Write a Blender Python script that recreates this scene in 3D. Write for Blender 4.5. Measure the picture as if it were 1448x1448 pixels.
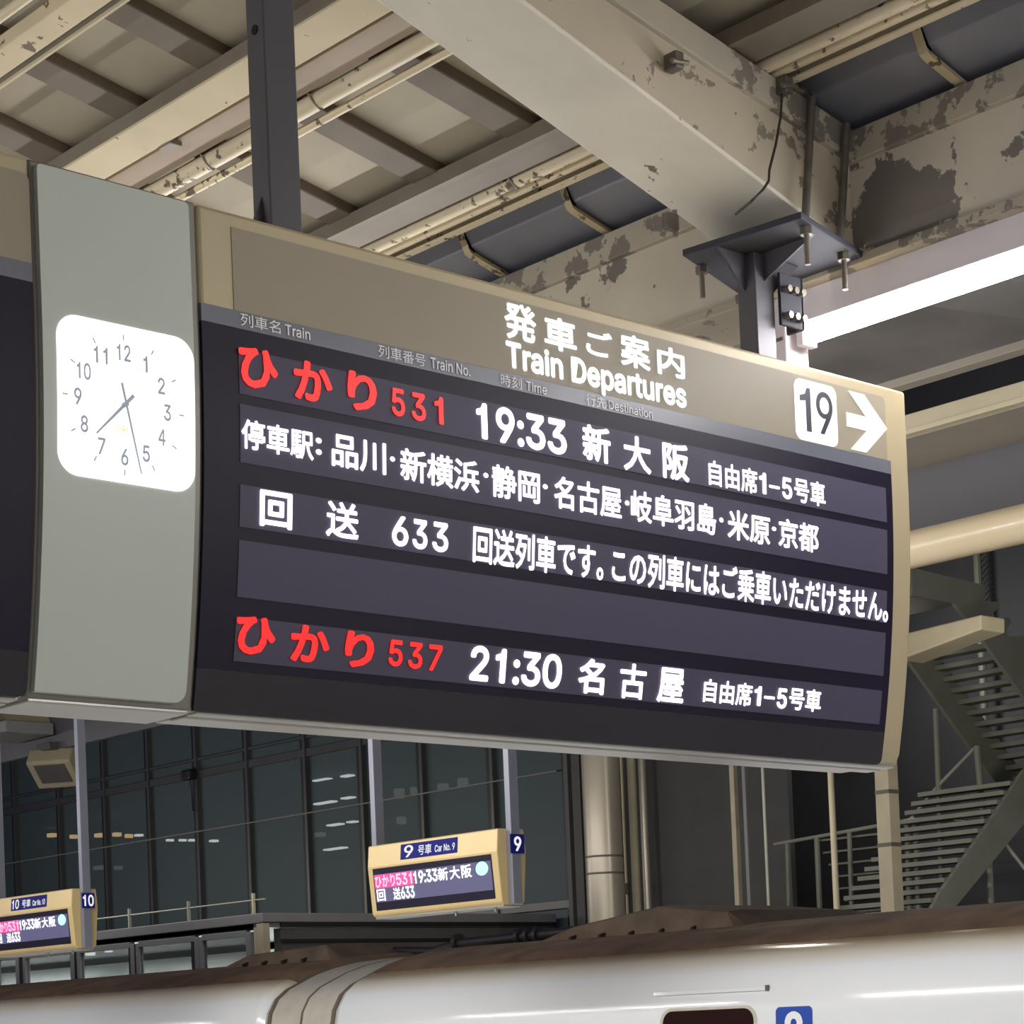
import bpy, bmesh, math, random
import numpy as np
from mathutils import Vector, Matrix

for o in list(bpy.data.objects):
    bpy.data.objects.remove(o)
SC = bpy.context.scene
COL = SC.collection

# ------------------------------------------------------------------ camera, world, lights, exposure
# World axes: X runs along the big sign towards the track, Y runs along the track away from the camera, Z up; platform floor at z = 0.
EYE = 1.62
F_PX, CX, CY = 3091.46, 788.47, 1357.68
YAW, PITCH, ROLL = (math.radians(a) for a in (43.037, 1.6209, -2.4115))


def cam_axes():
    cy, sy, cp, sp, cr, sr = math.cos(YAW), math.sin(YAW), math.cos(PITCH), math.sin(PITCH), math.cos(ROLL), math.sin(ROLL)
    fwd = np.array([sy * cp, cy * cp, sp])
    right = np.array([cy, -sy, 0.0])
    up = np.cross(right, fwd)
    return cr * right + sr * up, -sr * right + cr * up, fwd


R_, U_, W_ = cam_axes()
C0 = np.array([0, 0, EYE])
cam_d = bpy.data.cameras.new('camera')
cam = bpy.data.objects.new('camera', cam_d)
COL.objects.link(cam)
cam.matrix_world = Matrix(((R_[0], U_[0], -W_[0], 0), (R_[1], U_[1], -W_[1], 0), (R_[2], U_[2], -W_[2], EYE), (0, 0, 0, 1)))
cam_d.sensor_width = 36
cam_d.lens = F_PX * 36 / 1448
cam_d.shift_x = (724 - CX) / 1448
cam_d.shift_y = (CY - 724) / 1448
cam_d.clip_end = 400
SC.camera = cam

world = bpy.data.worlds.new('night_sky')
SC.world = world
world.use_nodes = True
world.node_tree.nodes['Background'].inputs[0].default_value = (0.018, 0.021, 0.05, 1)
world.node_tree.nodes['Background'].inputs[1].default_value = 1.0

vs = SC.view_settings
SC.display_settings.display_device = 'sRGB'
vs.view_transform = 'Standard'
vs.look = 'None'
vs.gamma = 1
vs.use_curve_mapping = False
vs.exposure = 0.25


def strip_light(x, z, y0, y1, tilt, watts, color=(1, 0.975, 0.95)):
    """long area light"""
    d = bpy.data.lights.new('tube_or_fill_run', 'AREA')
    d.shape = 'RECTANGLE'
    d.size = 0.05
    d.size_y = abs(y1 - y0)
    d.energy = watts
    d.color = color
    o = bpy.data.objects.new('tube_or_fill_run', d)
    COL.objects.link(o)
    o.location = (x, (y0 + y1) / 2, z)
    o.rotation_euler = (0, math.radians(tilt), 0)
    return o


TW = 18.0      # watts per metre and side of a tube run
for (y0, y1) in ((-0.4, 0.9), (-2.2, -0.6), (-5, -2.4), (-9, -5.2), (5.6, 9.6), (9.8, 14)):
    for tilt in (-66, 66):
        strip_light(5.36, 3.76, y0, y1, tilt, TW * (y1 - y0) * (1.1 if y0 > 4 and tilt > 0 else 0.95))
far = strip_light(5.36, 3.76, 14.2, 22, -66, TW * 3.5)
far.data.size = 0.025
for (y0, y1) in ((-9, -5), (-4.8, -1), (5.2, 9), (9.2, 14)):
    for tilt in (-66, 66):
        strip_light(-0.16, 3.76, y0, y1, tilt, TW * (y1 - y0) * (0.8 if y0 > 4 else 1))
# fill lights added beyond the train to brighten the facade
for (y0, y1) in ((4, 14), (15, 27), (28, 42)):
    strip_light(17.0, 4.6, y0, y1, -95, 16 * (y1 - y0), (1, 0.95, 0.86))


# ------------------------------------------------------------------ helpers
def ray(x, y):
    return (x - CX) / F_PX * R_ - (y - CY) / F_PX * U_ + W_


def at(axis, val, x, y):
    """where the sight line of a photo point meets the plane axis = val"""
    d = ray(x, y)
    return C0 + d * ((val - C0[axis]) / d[axis])


SIGN_Y = 4.1


def face_y(z):
    """the sign's front: plumb at the top, curving back towards the foot"""
    return SIGN_Y + 0.13 * max(0.0, 3.2 - z) ** 2


def face(x, y):
    Y = SIGN_Y
    for _ in range(20):
        p = at(1, Y, x, y)
        Y = face_y(p[2])
    return p


def lin(c):
    return tuple(((v / 255) / 12.92 if v / 255 <= 0.04045 else (((v / 255) + 0.055) / 1.055) ** 2.4) for v in c)


def tag(o, label=None, cat=None, group=None, kind=None):
    if label: o['label'] = label
    if cat: o['category'] = cat
    if group: o['group'] = group
    if kind: o['kind'] = kind
    return o


def thing(name, loc, label, cat, group=None):
    o = bpy.data.objects.new(name, None)
    COL.objects.link(o)
    o.location = loc
    o.empty_display_size = 0.1
    return tag(o, label, cat, group)


def attach(o, parent):
    o.parent = parent
    if parent.type == 'EMPTY':
        o.matrix_parent_inverse = Matrix.Translation(-Vector(parent.location))


def children(o):
    return [c for c in bpy.data.objects if c.parent == o]


def copy_tree(o, parent=None):
    c = o.copy()
    COL.objects.link(c)
    if parent: c.parent = parent
    for ch in children(o):
        copy_tree(ch, c)
    return c


class MB:
    """collects faces, then links them as one mesh object"""

    def __init__(self):
        self.v, self.f = [], []

    def add(self, verts, faces):
        n = len(self.v)
        self.v += [tuple(map(float, p)) for p in verts]
        self.f += [tuple(i + n for i in f) for f in faces]
        return self

    def box(self, x0, x1, y0, y1, z0, z1):
        v = [(x, y, z) for x in (x0, x1) for y in (y0, y1) for z in (z0, z1)]
        return self.add(v, [(0, 1, 3, 2), (4, 6, 7, 5), (0, 4, 5, 1), (2, 3, 7, 6), (0, 2, 6, 4), (1, 5, 7, 3)])

    def obox(self, c, sx, sy, sz, rz=0.0, m=None):
        m = m or Matrix.Rotation(rz, 3, 'Z')
        v = [Vector(c) + m @ Vector((x, y, z)) for x in (-sx / 2, sx / 2) for y in (-sy / 2, sy / 2) for z in (-sz / 2, sz / 2)]
        return self.add(v, [(0, 1, 3, 2), (4, 6, 7, 5), (0, 4, 5, 1), (2, 3, 7, 6), (0, 2, 6, 4), (1, 5, 7, 3)])

    def prism(self, prof, axis, t0, t1, t0f=None, t1f=None):
        """closed profile swept along an axis; prof holds the two other coordinates in x, y, z order"""
        def p(a, b, t):
            q = [a, b]
            q.insert(axis, t)
            return q
        n = len(prof)
        v = [p(a, b, t0f(a, b) if t0f else t0) for a, b in prof] + [p(a, b, t1f(a, b) if t1f else t1) for a, b in prof]
        f = [(i, (i + 1) % n, n + (i + 1) % n, n + i) for i in range(n)]
        f += [tuple(range(n - 1, -1, -1)), tuple(range(n, 2 * n))]
        return self.add(v, f)

    def sheet(self, prof, axis, t0, t1):
        """open profile swept along an axis"""
        def p(a, b, t):
            q = [a, b]
            q.insert(axis, t)
            return q
        n = len(prof)
        return self.add([p(a, b, t0) for a, b in prof] + [p(a, b, t1) for a, b in prof], [(i, i + 1, n + i + 1, n + i) for i in range(n - 1)])

    def tube(self, pts, r, n=10, caps=True):
        pts = [Vector(p) for p in pts]
        rings = []
        for i, p in enumerate(pts):
            d = (pts[min(i + 1, len(pts) - 1)] - pts[max(i - 1, 0)]).normalized()
            a = d.cross(Vector((0, 0, 1)))
            if a.length < 1e-3: a = d.cross(Vector((1, 0, 0)))
            a.normalize()
            b = d.cross(a)
            rings.append([p + a * (r * math.cos(t)) + b * (r * math.sin(t)) for t in (2 * math.pi * k / n for k in range(n))])
        v = [q for ring in rings for q in ring]
        f = []
        for i in range(len(pts) - 1):
            for k in range(n):
                f.append((i * n + k, i * n + (k + 1) % n, (i + 1) * n + (k + 1) % n, (i + 1) * n + k))
        if caps:
            f += [tuple(range(n)), tuple(range(len(v) - n, len(v)))]
        return self.add(v, f)

    def build(self, name, mat, parent=None, bevel=0.0, seg=2, smooth=False):
        me = bpy.data.meshes.new(name)
        me.from_pydata(self.v, [], self.f)
        bm = bmesh.new()
        bm.from_mesh(me)
        bmesh.ops.recalc_face_normals(bm, faces=bm.faces)
        bm.to_mesh(me)
        bm.free()
        me.materials.append(mat)
        if smooth:
            for p in me.polygons: p.use_smooth = True
        o = bpy.data.objects.new(name, me)
        COL.objects.link(o)
        if bevel:
            b = o.modifiers.new('edge', 'BEVEL')
            b.width = bevel
            b.segments = seg
            b.limit_method = 'ANGLE'
            b.angle_limit = math.radians(35)
        if smooth:
            try:
                me.set_sharp_from_angle(angle=math.radians(40))
            except Exception:
                pass
        if parent: attach(o, parent)
        return o


def struct(o):
    o['kind'] = 'structure'
    return o


# ------------------------------------------------------------------ materials
def new_mat(name):
    m = bpy.data.materials.new(name)
    m.use_nodes = True
    nt = m.node_tree
    return m, nt, nt.nodes['Principled BSDF']


def paint(name, rgb, rough=0.5, metal=0.0, var=0.12, scale=3.0, spec=0.5, bump=0.0, bscale=60.0, coat=0.0):
    """painted or moulded surface with a little uneven tone"""
    m, nt, b = new_mat(name)
    N, L = nt.nodes, nt.links
    co = N.new('ShaderNodeTexCoord')
    no = N.new('ShaderNodeTexNoise')
    no.inputs['Scale'].default_value = scale
    no.inputs['Detail'].default_value = 6
    L.new(co.outputs['Object'], no.inputs['Vector'])
    rp = N.new('ShaderNodeValToRGB')
    c = lin(rgb)
    rp.color_ramp.elements[0].position = 0.3
    rp.color_ramp.elements[1].position = 0.7
    rp.color_ramp.elements[0].color = (*[v * (1 - var) for v in c], 1)
    rp.color_ramp.elements[1].color = (*[min(1, v * (1 + var * 0.6)) for v in c], 1)
    L.new(no.outputs['Fac'], rp.inputs['Fac'])
    L.new(rp.outputs['Color'], b.inputs['Base Color'])
    b.inputs['Roughness'].default_value = rough
    b.inputs['Metallic'].default_value = metal
    b.inputs['Specular IOR Level'].default_value = spec
    b.inputs['Coat Weight'].default_value = coat
    if bump:
        n2 = N.new('ShaderNodeTexNoise')
        n2.inputs['Scale'].default_value = bscale
        L.new(co.outputs['Object'], n2.inputs['Vector'])
        bp = N.new('ShaderNodeBump')
        bp.inputs['Strength'].default_value = bump
        bp.inputs['Distance'].default_value = 0.01
        L.new(n2.outputs['Fac'], bp.inputs['Height'])
        L.new(bp.outputs['Normal'], b.inputs['Normal'])
    return m


def peeling(name, rgb, under, thr=0.62, scale=9.0, stretch=(1, 1, 1), rough=0.6, patch=None, var=0.16):
    """old paint flaking off down to a dark undercoat; patch = (centre, radii) of one large bare place"""
    m, nt, b = new_mat(name)
    N, L = nt.nodes, nt.links
    co = N.new('ShaderNodeTexCoord')
    mp = N.new('ShaderNodeMapping')
    mp.inputs['Scale'].default_value = stretch
    L.new(co.outputs['Object'], mp.inputs['Vector'])
    big = N.new('ShaderNodeTexNoise')
    big.inputs['Scale'].default_value = 2.2
    big.inputs['Detail'].default_value = 5
    L.new(mp.outputs['Vector'], big.inputs['Vector'])
    r0 = N.new('ShaderNodeValToRGB')
    c = lin(rgb)
    r0.color_ramp.elements[0].position, r0.color_ramp.elements[1].position = 0.3, 0.7
    r0.color_ramp.elements[0].color = (*[v * (1 - var) for v in c], 1)
    r0.color_ramp.elements[1].color = (*[v * (1 + var * 0.4) for v in c], 1)
    L.new(big.outputs['Fac'], r0.inputs['Fac'])
    no = N.new('ShaderNodeTexNoise')
    no.inputs['Scale'].default_value = scale
    no.inputs['Detail'].default_value = 9
    no.inputs['Roughness'].default_value = 0.62
    L.new(mp.outputs['Vector'], no.inputs['Vector'])
    val = no.outputs['Fac']
    # flakes gather in some places and spare others
    sp = N.new('ShaderNodeMath'); sp.operation = 'MULTIPLY_ADD'
    L.new(big.outputs['Fac'], sp.inputs[0]); sp.inputs[1].default_value = 0.5
    L.new(val, sp.inputs[2])
    val = sp.outputs[0]
    if patch:
        (cx, cy, cz), (rx, ry, rz), amt = patch
        s1 = N.new('ShaderNodeVectorMath'); s1.operation = 'SUBTRACT'
        L.new(co.outputs['Object'], s1.inputs[0]); s1.inputs[1].default_value = (cx, cy, cz)
        s2 = N.new('ShaderNodeVectorMath'); s2.operation = 'DIVIDE'
        L.new(s1.outputs[0], s2.inputs[0]); s2.inputs[1].default_value = (rx, ry, rz)
        s3 = N.new('ShaderNodeVectorMath'); s3.operation = 'LENGTH'
        L.new(s2.outputs[0], s3.inputs[0])
        mr = N.new('ShaderNodeMapRange')
        mr.inputs['From Min'].default_value, mr.inputs['From Max'].default_value = 0.55, 1.25
        mr.inputs['To Min'].default_value, mr.inputs['To Max'].default_value = amt, 0.0
        L.new(s3.outputs['Value'], mr.inputs['Value'])
        ad = N.new('ShaderNodeMath'); ad.operation = 'ADD'
        L.new(val, ad.inputs[0]); L.new(mr.outputs['Result'], ad.inputs[1])
        val = ad.outputs[0]
    r1 = N.new('ShaderNodeMapRange')
    r1.inputs['From Min'].default_value, r1.inputs['From Max'].default_value = thr + 0.25, thr + 0.27
    L.new(val, r1.inputs['Value'])
    mx = N.new('ShaderNodeMix'); mx.data_type = 'RGBA'
    L.new(r1.outputs['Result'], mx.inputs['Factor'])
    L.new(r0.outputs['Color'], mx.inputs['A'])
    mx.inputs['B'].default_value = (*lin(under), 1)
    L.new(mx.outputs['Result'], b.inputs['Base Color'])
    b.inputs['Roughness'].default_value = rough
    b.inputs['Specular IOR Level'].default_value = 0.3
    bp = N.new('ShaderNodeBump'); bp.invert = True
    bp.inputs['Strength'].default_value = 0.4
    bp.inputs['Distance'].default_value = 0.004
    L.new(r1.outputs['Result'], bp.inputs['Height'])
    L.new(bp.outputs['Normal'], b.inputs['Normal'])
    return m


def glow(name, rgb, strength, base=(0.02, 0.02, 0.02)):
    m, nt, b = new_mat(name)
    b.inputs['Base Color'].default_value = (*base, 1)
    b.inputs['Emission Color'].default_value = (*rgb, 1)
    b.inputs['Emission Strength'].default_value = strength
    return m


M = {}
M['bezel'] = paint('bezel_beige_metal', (180, 166, 134), rough=0.45, metal=0.1, var=0.05, scale=2)
M['header'] = paint('header_grey_beige', (152, 143, 124), rough=0.5, var=0.04, scale=2, spec=0.3)
M['caption'] = paint('caption_grey', (104, 106, 116), rough=0.35, var=0.04)
M['black_panel'] = paint('black_violet_panel', (26, 22, 40), rough=0.5, var=0.05, spec=0.22)
M['foot_panel'] = paint('black_foot_panel', (44, 43, 47), rough=0.5, var=0.05, spec=0.25)
M['led_off'] = paint('unlit_led_field', (76, 73, 92), rough=0.55, var=0.03, scale=200, spec=0.25)
M['tray'] = paint('pale_metal_tray', (176, 174, 170), rough=0.3, metal=0.5, var=0.08)
M['led_white'] = glow('led_white', (1.0, 0.90, 1.0), 2.2)
M['led_red'] = glow('led_red', (1.0, 0.014, 0.012), 1.35, (0, 0, 0))
M['letter_white'] = glow('backlit_white', (0.92, 0.97, 1.0), 1.15)
M['letter_dim'] = paint('caption_print', (240, 240, 240), rough=0.5)
M['plate_white'] = glow('backlit_plate', (1, 1, 1), 1.2)
M['arrow_white'] = glow('backlit_arrow', (1, 0.98, 0.94), 0.95)
M['ink_dark'] = paint('dark_ink', (38, 40, 56), rough=0.5)
M['glass_panel'] = paint('pale_green_glass', (190, 196, 186), rough=0.4, var=0.03, scale=1.5, spec=0.35)
M['panel_trim'] = paint('grey_panel_trim', (126, 122, 114), rough=0.4, metal=0.2, var=0.05)
M['clock_white'] = glow('clock_backlight', (1, 1, 1), 1.5)
M['clock_ink'] = glow('clock_print', (0.20, 0.22, 0.26), 1.0, (0.05, 0.05, 0.06))
M['clock_orange'] = glow('clock_orange', (1.0, 0.62, 0.25), 1.0, (0.1, 0.05, 0.01))
M['post'] = paint('post_slate_paint', (80, 79, 84), rough=0.45, metal=0.1, var=0.08)
M['post_dark'] = paint('clamp_slate_paint', (66, 66, 74), rough=0.7, metal=0.0, spec=0.2, var=0.1)
M['sign_post'] = paint('sign_post_grey_blue', (126, 128, 140), rough=0.4, metal=0.2, var=0.06)
M['hole'] = paint('black_hole', (8, 8, 10), rough=0.9)
M['zinc'] = paint('zinc_bolt', (150, 142, 130), rough=0.35, metal=0.7, var=0.2, scale=40)
M['rod'] = paint('dull_steel_rod', (112, 106, 98), rough=0.5, metal=0.4, var=0.2, scale=20)
M['beam_cream'] = peeling('beam_cream_paint', (234, 228, 212), (120, 108, 90), thr=0.70, scale=14, rough=0.55)
M['beam_side'] = peeling('beam_side_flaking', (198, 187, 165), (140, 130, 116), thr=0.60, scale=11, rough=0.65)
M['girder'] = peeling('girder_flaking', (208, 201, 184), (126, 120, 114), thr=0.645, scale=8, rough=0.6,
                      patch=((5.28, 4.02, 4.035), (0.3, 0.19, 0.125), 0.34))
M['girder_top'] = peeling('girder_top_flaking', (188, 180, 162), (136, 129, 120), thr=0.565, scale=9, rough=0.65)
M['purlin'] = peeling('purlin_cream_flaking', (218, 204, 172), (120, 106, 88), thr=0.655, scale=18, rough=0.6)
M['purlin_grey'] = paint('purlin_grey_brown', (128, 119, 105), rough=0.6, var=0.15, scale=5)
M['rib'] = paint('rib_brown_grey', (112, 101, 88), rough=0.7, var=0.15, scale=4)
M['conduit'] = peeling('conduit_cream', (226, 213, 184), (116, 104, 88), thr=0.64, scale=22, rough=0.5)
M['gutter'] = paint('gutter_dark_steel', (134, 136, 146), rough=0.45, metal=0.2, var=0.15, scale=3)
M['strap'] = peeling('strap_cream', (196, 182, 150), (106, 94, 76), thr=0.6, scale=30, rough=0.6)
M['wire'] = paint('dark_wire', (52, 48, 44), rough=0.6)
M['hanger'] = paint('hanger_wire', (150, 138, 118), rough=0.5, metal=0.3)
M['lamp_housing'] = paint('lamp_housing_white', (232, 226, 232), rough=0.4, var=0.03)
M['tube'] = glow('fluorescent_tube', (1.0, 0.985, 1.0), 48.0)
M['floor'] = paint('platform_concrete', (206, 204, 200), rough=0.6, var=0.15, scale=2)
M['ballast'] = paint('track_bed', (70, 66, 62), rough=0.9, var=0.3, scale=12)
M['soffit'] = paint('soffit_grey', (120, 116, 114), rough=0.7, var=0.3, scale=1.6)
M['soffit_beige'] = paint('soffit_beige', (150, 143, 130), rough=0.6, var=0.06)
M['cream'] = paint('cream_steel', (206, 194, 164), rough=0.5, var=0.08)
M['dark_sheet'] = paint('dark_eave_sheet', (66, 65, 69), rough=0.5, var=0.08)
M['eave_tube'] = paint('eave_tube_cream', (214, 196, 164), rough=0.35, var=0.04, coat=0.1)
M['car_bezel'] = paint('car_sign_beige', (206, 182, 130), rough=0.4, metal=0.1, var=0.05)
M['blue_plate'] = paint('blue_plate', (24, 30, 112), rough=0.6, var=0.04, spec=0.15)
M['white_print'] = glow('white_print', (1, 1, 1), 0.7)
M['screen'] = glow('small_screen', lin((92, 88, 128)), 0.8)
M['screen_dark'] = paint('small_screen_dark', (36, 32, 48), rough=0.3)
M['pink_led'] = glow('pink_led', (1.0, 0.06, 0.26), 1.1)
M['pink_text'] = glow('pink_text', (1.0, 0.42, 0.62), 1.4)
M['lilac_led'] = glow('lilac_led', (0.86, 0.84, 1.0), 1.7)
M['cyan_led'] = glow('cyan_led', (0.42, 1.0, 0.95), 1.3)


def sheet_mat():
    m, nt, b = new_mat('roof_board')
    N, L = nt.nodes, nt.links
    co = N.new('ShaderNodeTexCoord')
    n1 = N.new('ShaderNodeTexNoise'); n1.inputs['Scale'].default_value = 1.6; n1.inputs['Detail'].default_value = 7
    L.new(co.outputs['Object'], n1.inputs['Vector'])
    r1 = N.new('ShaderNodeValToRGB')
    r1.color_ramp.elements[0].position, r1.color_ramp.elements[1].position = 0.32, 0.68
    r1.color_ramp.elements[0].color = (*lin((166, 158, 140)), 1)
    r1.color_ramp.elements[1].color = (*lin((180, 172, 151)), 1)
    L.new(n1.outputs['Fac'], r1.inputs['Fac'])
    # brown water stains
    n2 = N.new('ShaderNodeTexNoise'); n2.inputs['Scale'].default_value = 2.6; n2.inputs['Detail'].default_value = 9
    n2.inputs['Roughness'].default_value = 0.6
    mp = N.new('ShaderNodeMapping'); mp.inputs['Location'].default_value = (3.1, 0.4, 0)
    L.new(co.outputs['Object'], mp.inputs['Vector']); L.new(mp.outputs['Vector'], n2.inputs['Vector'])
    r2 = N.new('ShaderNodeMapRange'); r2.inputs['From Min'].default_value, r2.inputs['From Max'].default_value = 0.56, 0.72
    r2.inputs['To Max'].default_value = 0.8
    L.new(n2.outputs['Fac'], r2.inputs['Value'])
    # stains stay near the gutter side
    sx = N.new('ShaderNodeSeparateXYZ'); L.new(co.outputs['Object'], sx.inputs[0])
    r3 = N.new('ShaderNodeMapRange'); r3.inputs['From Min'].default_value, r3.inputs['From Max'].default_value = 4.3, 4.6
    L.new(sx.outputs['X'], r3.inputs['Value'])
    mu = N.new('ShaderNodeMath'); mu.operation = 'MULTIPLY'
    L.new(r2.outputs['Result'], mu.inputs[0]); L.new(r3.outputs['Result'], mu.inputs[1])
    mx = N.new('ShaderNodeMix'); mx.data_type = 'RGBA'
    L.new(mu.outputs[0], mx.inputs['Factor']); L.new(r1.outputs['Color'], mx.inputs['A'])
    mx.inputs['B'].default_value = (*lin((150, 120, 84)), 1)
    L.new(mx.outputs['Result'], b.inputs['Base Color'])
    b.inputs['Roughness'].default_value = 0.75
    return m


M['board'] = sheet_mat()


def train_mat():
    m, nt, b = new_mat('train_white_gloss')
    N, L = nt.nodes, nt.links
    co = N.new('ShaderNodeTexCoord')
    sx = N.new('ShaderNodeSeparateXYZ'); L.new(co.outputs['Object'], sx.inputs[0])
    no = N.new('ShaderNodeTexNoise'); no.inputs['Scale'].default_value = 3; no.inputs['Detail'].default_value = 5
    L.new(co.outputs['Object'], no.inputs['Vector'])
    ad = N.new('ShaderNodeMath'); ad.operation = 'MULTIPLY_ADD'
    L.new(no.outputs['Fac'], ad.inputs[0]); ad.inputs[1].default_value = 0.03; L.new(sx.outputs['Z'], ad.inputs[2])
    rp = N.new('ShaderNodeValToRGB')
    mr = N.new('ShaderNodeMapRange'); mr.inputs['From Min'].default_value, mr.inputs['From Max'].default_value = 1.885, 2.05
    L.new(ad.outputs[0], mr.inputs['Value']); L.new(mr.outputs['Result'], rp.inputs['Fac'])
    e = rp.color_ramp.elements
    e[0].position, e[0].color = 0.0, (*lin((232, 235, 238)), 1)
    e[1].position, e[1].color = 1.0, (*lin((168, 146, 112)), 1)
    a = e.new(0.5); a.color = (*lin((222, 214, 196)), 1)
    L.new(rp.outputs['Color'], b.inputs['Base Color'])
    b.inputs['Roughness'].default_value = 0.16
    b.inputs['Coat Weight'].default_value = 0.25
    b.inputs['Coat Roughness'].default_value = 0.06
    return m


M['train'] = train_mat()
M['train_roof'] = paint('train_roof_grime', (112, 90, 70), rough=0.7, var=0.35, scale=4, bump=0.2)
M['fairing'] = paint('fairing_grime', (92, 76, 60), rough=0.65, var=0.35, scale=5, bump=0.2)
M['hv_cable'] = paint('black_cable', (34, 32, 32), rough=0.5)
M['bellows'] = paint('bellows_grey', (196, 190, 176), rough=0.35, var=0.1, scale=8, coat=0.3)
M['seam'] = paint('seam_dark', (104, 96, 84), rough=0.6)
M['train_win'] = paint('train_window_brown', (44, 26, 20), rough=0.1, var=0.1, coat=0.5)
M['sticker_blue'] = paint('sticker_blue', (34, 74, 168), rough=0.35, var=0.03)
M['sticker_white'] = paint('sticker_white', (236, 238, 240), rough=0.4, var=0.02)
M['wall_dark'] = paint('facade_dark_grey', (70, 70, 68), rough=0.6, var=0.1)
M['mullion'] = paint('mullion_grey', (84, 84, 84), rough=0.4, metal=0.4, var=0.1)
M['mullion_black'] = paint('mullion_black', (18, 18, 22), rough=0.5)
M['fascia'] = paint('fascia_grey', (120, 120, 122), rough=0.5, metal=0.2, var=0.06)
M['room'] = paint('room_teal_grey', (96, 112, 112), rough=0.8, var=0.15, scale=0.6)
M['room_light'] = paint('room_pale', (180, 186, 182), rough=0.8, var=0.1, scale=0.8)
M['column'] = paint('column_cream', (158, 150, 136), rough=0.32, metal=0.3, var=0.05)
M['stone'] = paint('stone_cream', (162, 153, 130), rough=0.6, var=0.1, scale=4)
M['band'] = paint('column_band', (90, 84, 72), rough=0.6)
M['stair'] = paint('stair_grey_green', (112, 113, 102), rough=0.6, var=0.12)
M['stair_dark'] = paint('yard_wall_dark', (66, 67, 72), rough=0.8, var=0.15, scale=1)
M['rail'] = paint('rail_grey', (150, 148, 138), rough=0.45, metal=0.3)
M['warm_lamp'] = glow('warm_lamp', (1.0, 0.66, 0.30), 2.2)
M['cool_glow'] = glow('cool_glow', (0.9, 1.0, 0.98), 2.6)
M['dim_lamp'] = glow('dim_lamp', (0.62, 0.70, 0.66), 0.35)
M['speaker'] = paint('speaker_beige', (128, 120, 98), rough=0.5, var=0.06)
M['grille'] = paint('speaker_grille', (58, 56, 54), rough=0.7, bump=0.3, bscale=160)


def glass_mat(name, tint, clear, rough=0.06):
    m, nt, b = new_mat(name)
    N, L = nt.nodes, nt.links
    out = N['Material Output']
    tr = N.new('ShaderNodeBsdfTransparent'); tr.inputs['Color'].default_value = (*[clear] * 3, 1)
    b.inputs['Base Color'].default_value = (*lin(tint), 1)
    b.inputs['Roughness'].default_value = rough
    mx = N.new('ShaderNodeMixShader'); mx.inputs['Fac'].default_value = 0.45
    L.new(b.outputs['BSDF'], mx.inputs[1]); L.new(tr.outputs['BSDF'], mx.inputs[2])
    L.new(mx.outputs[0], out.inputs['Surface'])
    return m


M['glass'] = glass_mat('facade_glass', (84, 98, 102), 0.8, 0.55)
M['shop_glass'] = glass_mat('ground_floor_glass', (76, 80, 78), 0.95)


# ------------------------------------------------------------------ lettering
try:
    INTER = bpy.data.fonts.load(bpy.utils.system_resource('DATAFILES', path='fonts') + '/Inter.woff2')
except Exception:
    INTER = None


def outline(s, font=None):
    c = bpy.data.curves.new('lettering', 'FONT')
    if font: c.font = font
    c.body = s
    c.resolution_u = 3
    o = bpy.data.objects.new('lettering', c)
    m = bpy.data.meshes.new_from_object(o)
    k = 1.375 if font else 1.0          # the second typeface comes out smaller
    v = [(p.co.x * k, p.co.y * k) for p in m.vertices]
    f = [tuple(p.vertices) for p in m.polygons]
    bpy.data.objects.remove(o)
    bpy.data.curves.remove(c)
    bpy.data.meshes.remove(m)
    return v, f


ONE = [(.215, 0), (.315, 0), (.315, .70), (.245, .70), (.205, .60), (.08, .555), (.08, .485), (.215, .505)]


def glyphs(s, bold=0.0):
    """letter shapes in a unit box; bold thickens every stroke by laying shifted copies over one another"""
    if all(ord(ch) < 256 for ch in s) and any(ch.isdigit() for ch in s):
        v, f, x = [], [], 0.0
        for ch in s:
            if ch == ' ':
                x += .3
                continue
            if ch == '1': gv, gf = list(ONE), [tuple(range(len(ONE)))]
            elif ch == '4': gv, gf = outline('４')
            else: gv, gf = outline(ch, INTER)
            xa, xb = min(p[0] for p in gv), max(p[0] for p in gv)
            adv = .60 if ch.isdigit() else (xb - xa) + .1
            sh = x + (adv - (xb - xa)) / 2 - xa - (.03 if ch == '1' else 0)
            f += [tuple(i + len(v) for i in q) for q in gf]
            v += [(px_ + sh, py_) for px_, py_ in gv]
            x += adv
    else:
        v, f = outline(s, INTER if all(ord(ch) < 256 for ch in s) else None)
    lay = [0] * len(v)
    if bold > 0:
        n, v0, f0 = len(v), v, f
        v, f, lay = [], [], []
        for k in range(8):
            dx, dy = bold * math.cos(k * math.pi / 4), bold * math.sin(k * math.pi / 4)
            f += [tuple(i + k * n for i in q) for q in f0]
            v += [(x + dx, y + dy) for x, y in v0]
            lay += [k] * n
    x0, x1 = min(p[0] for p in v), max(p[0] for p in v)
    y0, y1 = min(p[1] for p in v), max(p[1] for p in v)
    return [((x - x0) / (x1 - x0), (y - y0) / (y1 - y0)) for x, y in v], f, lay


def write(s, place, mat, parent, bold=0.0, name='lettering'):
    """letters fitted to the box whose corners place(u, v) gives; the layers of a bold letter lie 0.04 mm apart"""
    v, f, lay = glyphs(s, bold)
    o0, ou, ov = (Vector(place(*q)) for q in ((0, 0), (1, 0), (0, 1)))
    nrm = (ou - o0).cross(ov - o0).normalized()
    me = bpy.data.meshes.new(name)
    me.from_pydata([tuple(Vector(place(u, w)) + nrm * (.00004 * k)) for (u, w), k in zip(v, lay)], [], f)
    me.materials.append(mat)
    o = bpy.data.objects.new(name, me)
    COL.objects.link(o)
    attach(o, parent)
    return o


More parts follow.
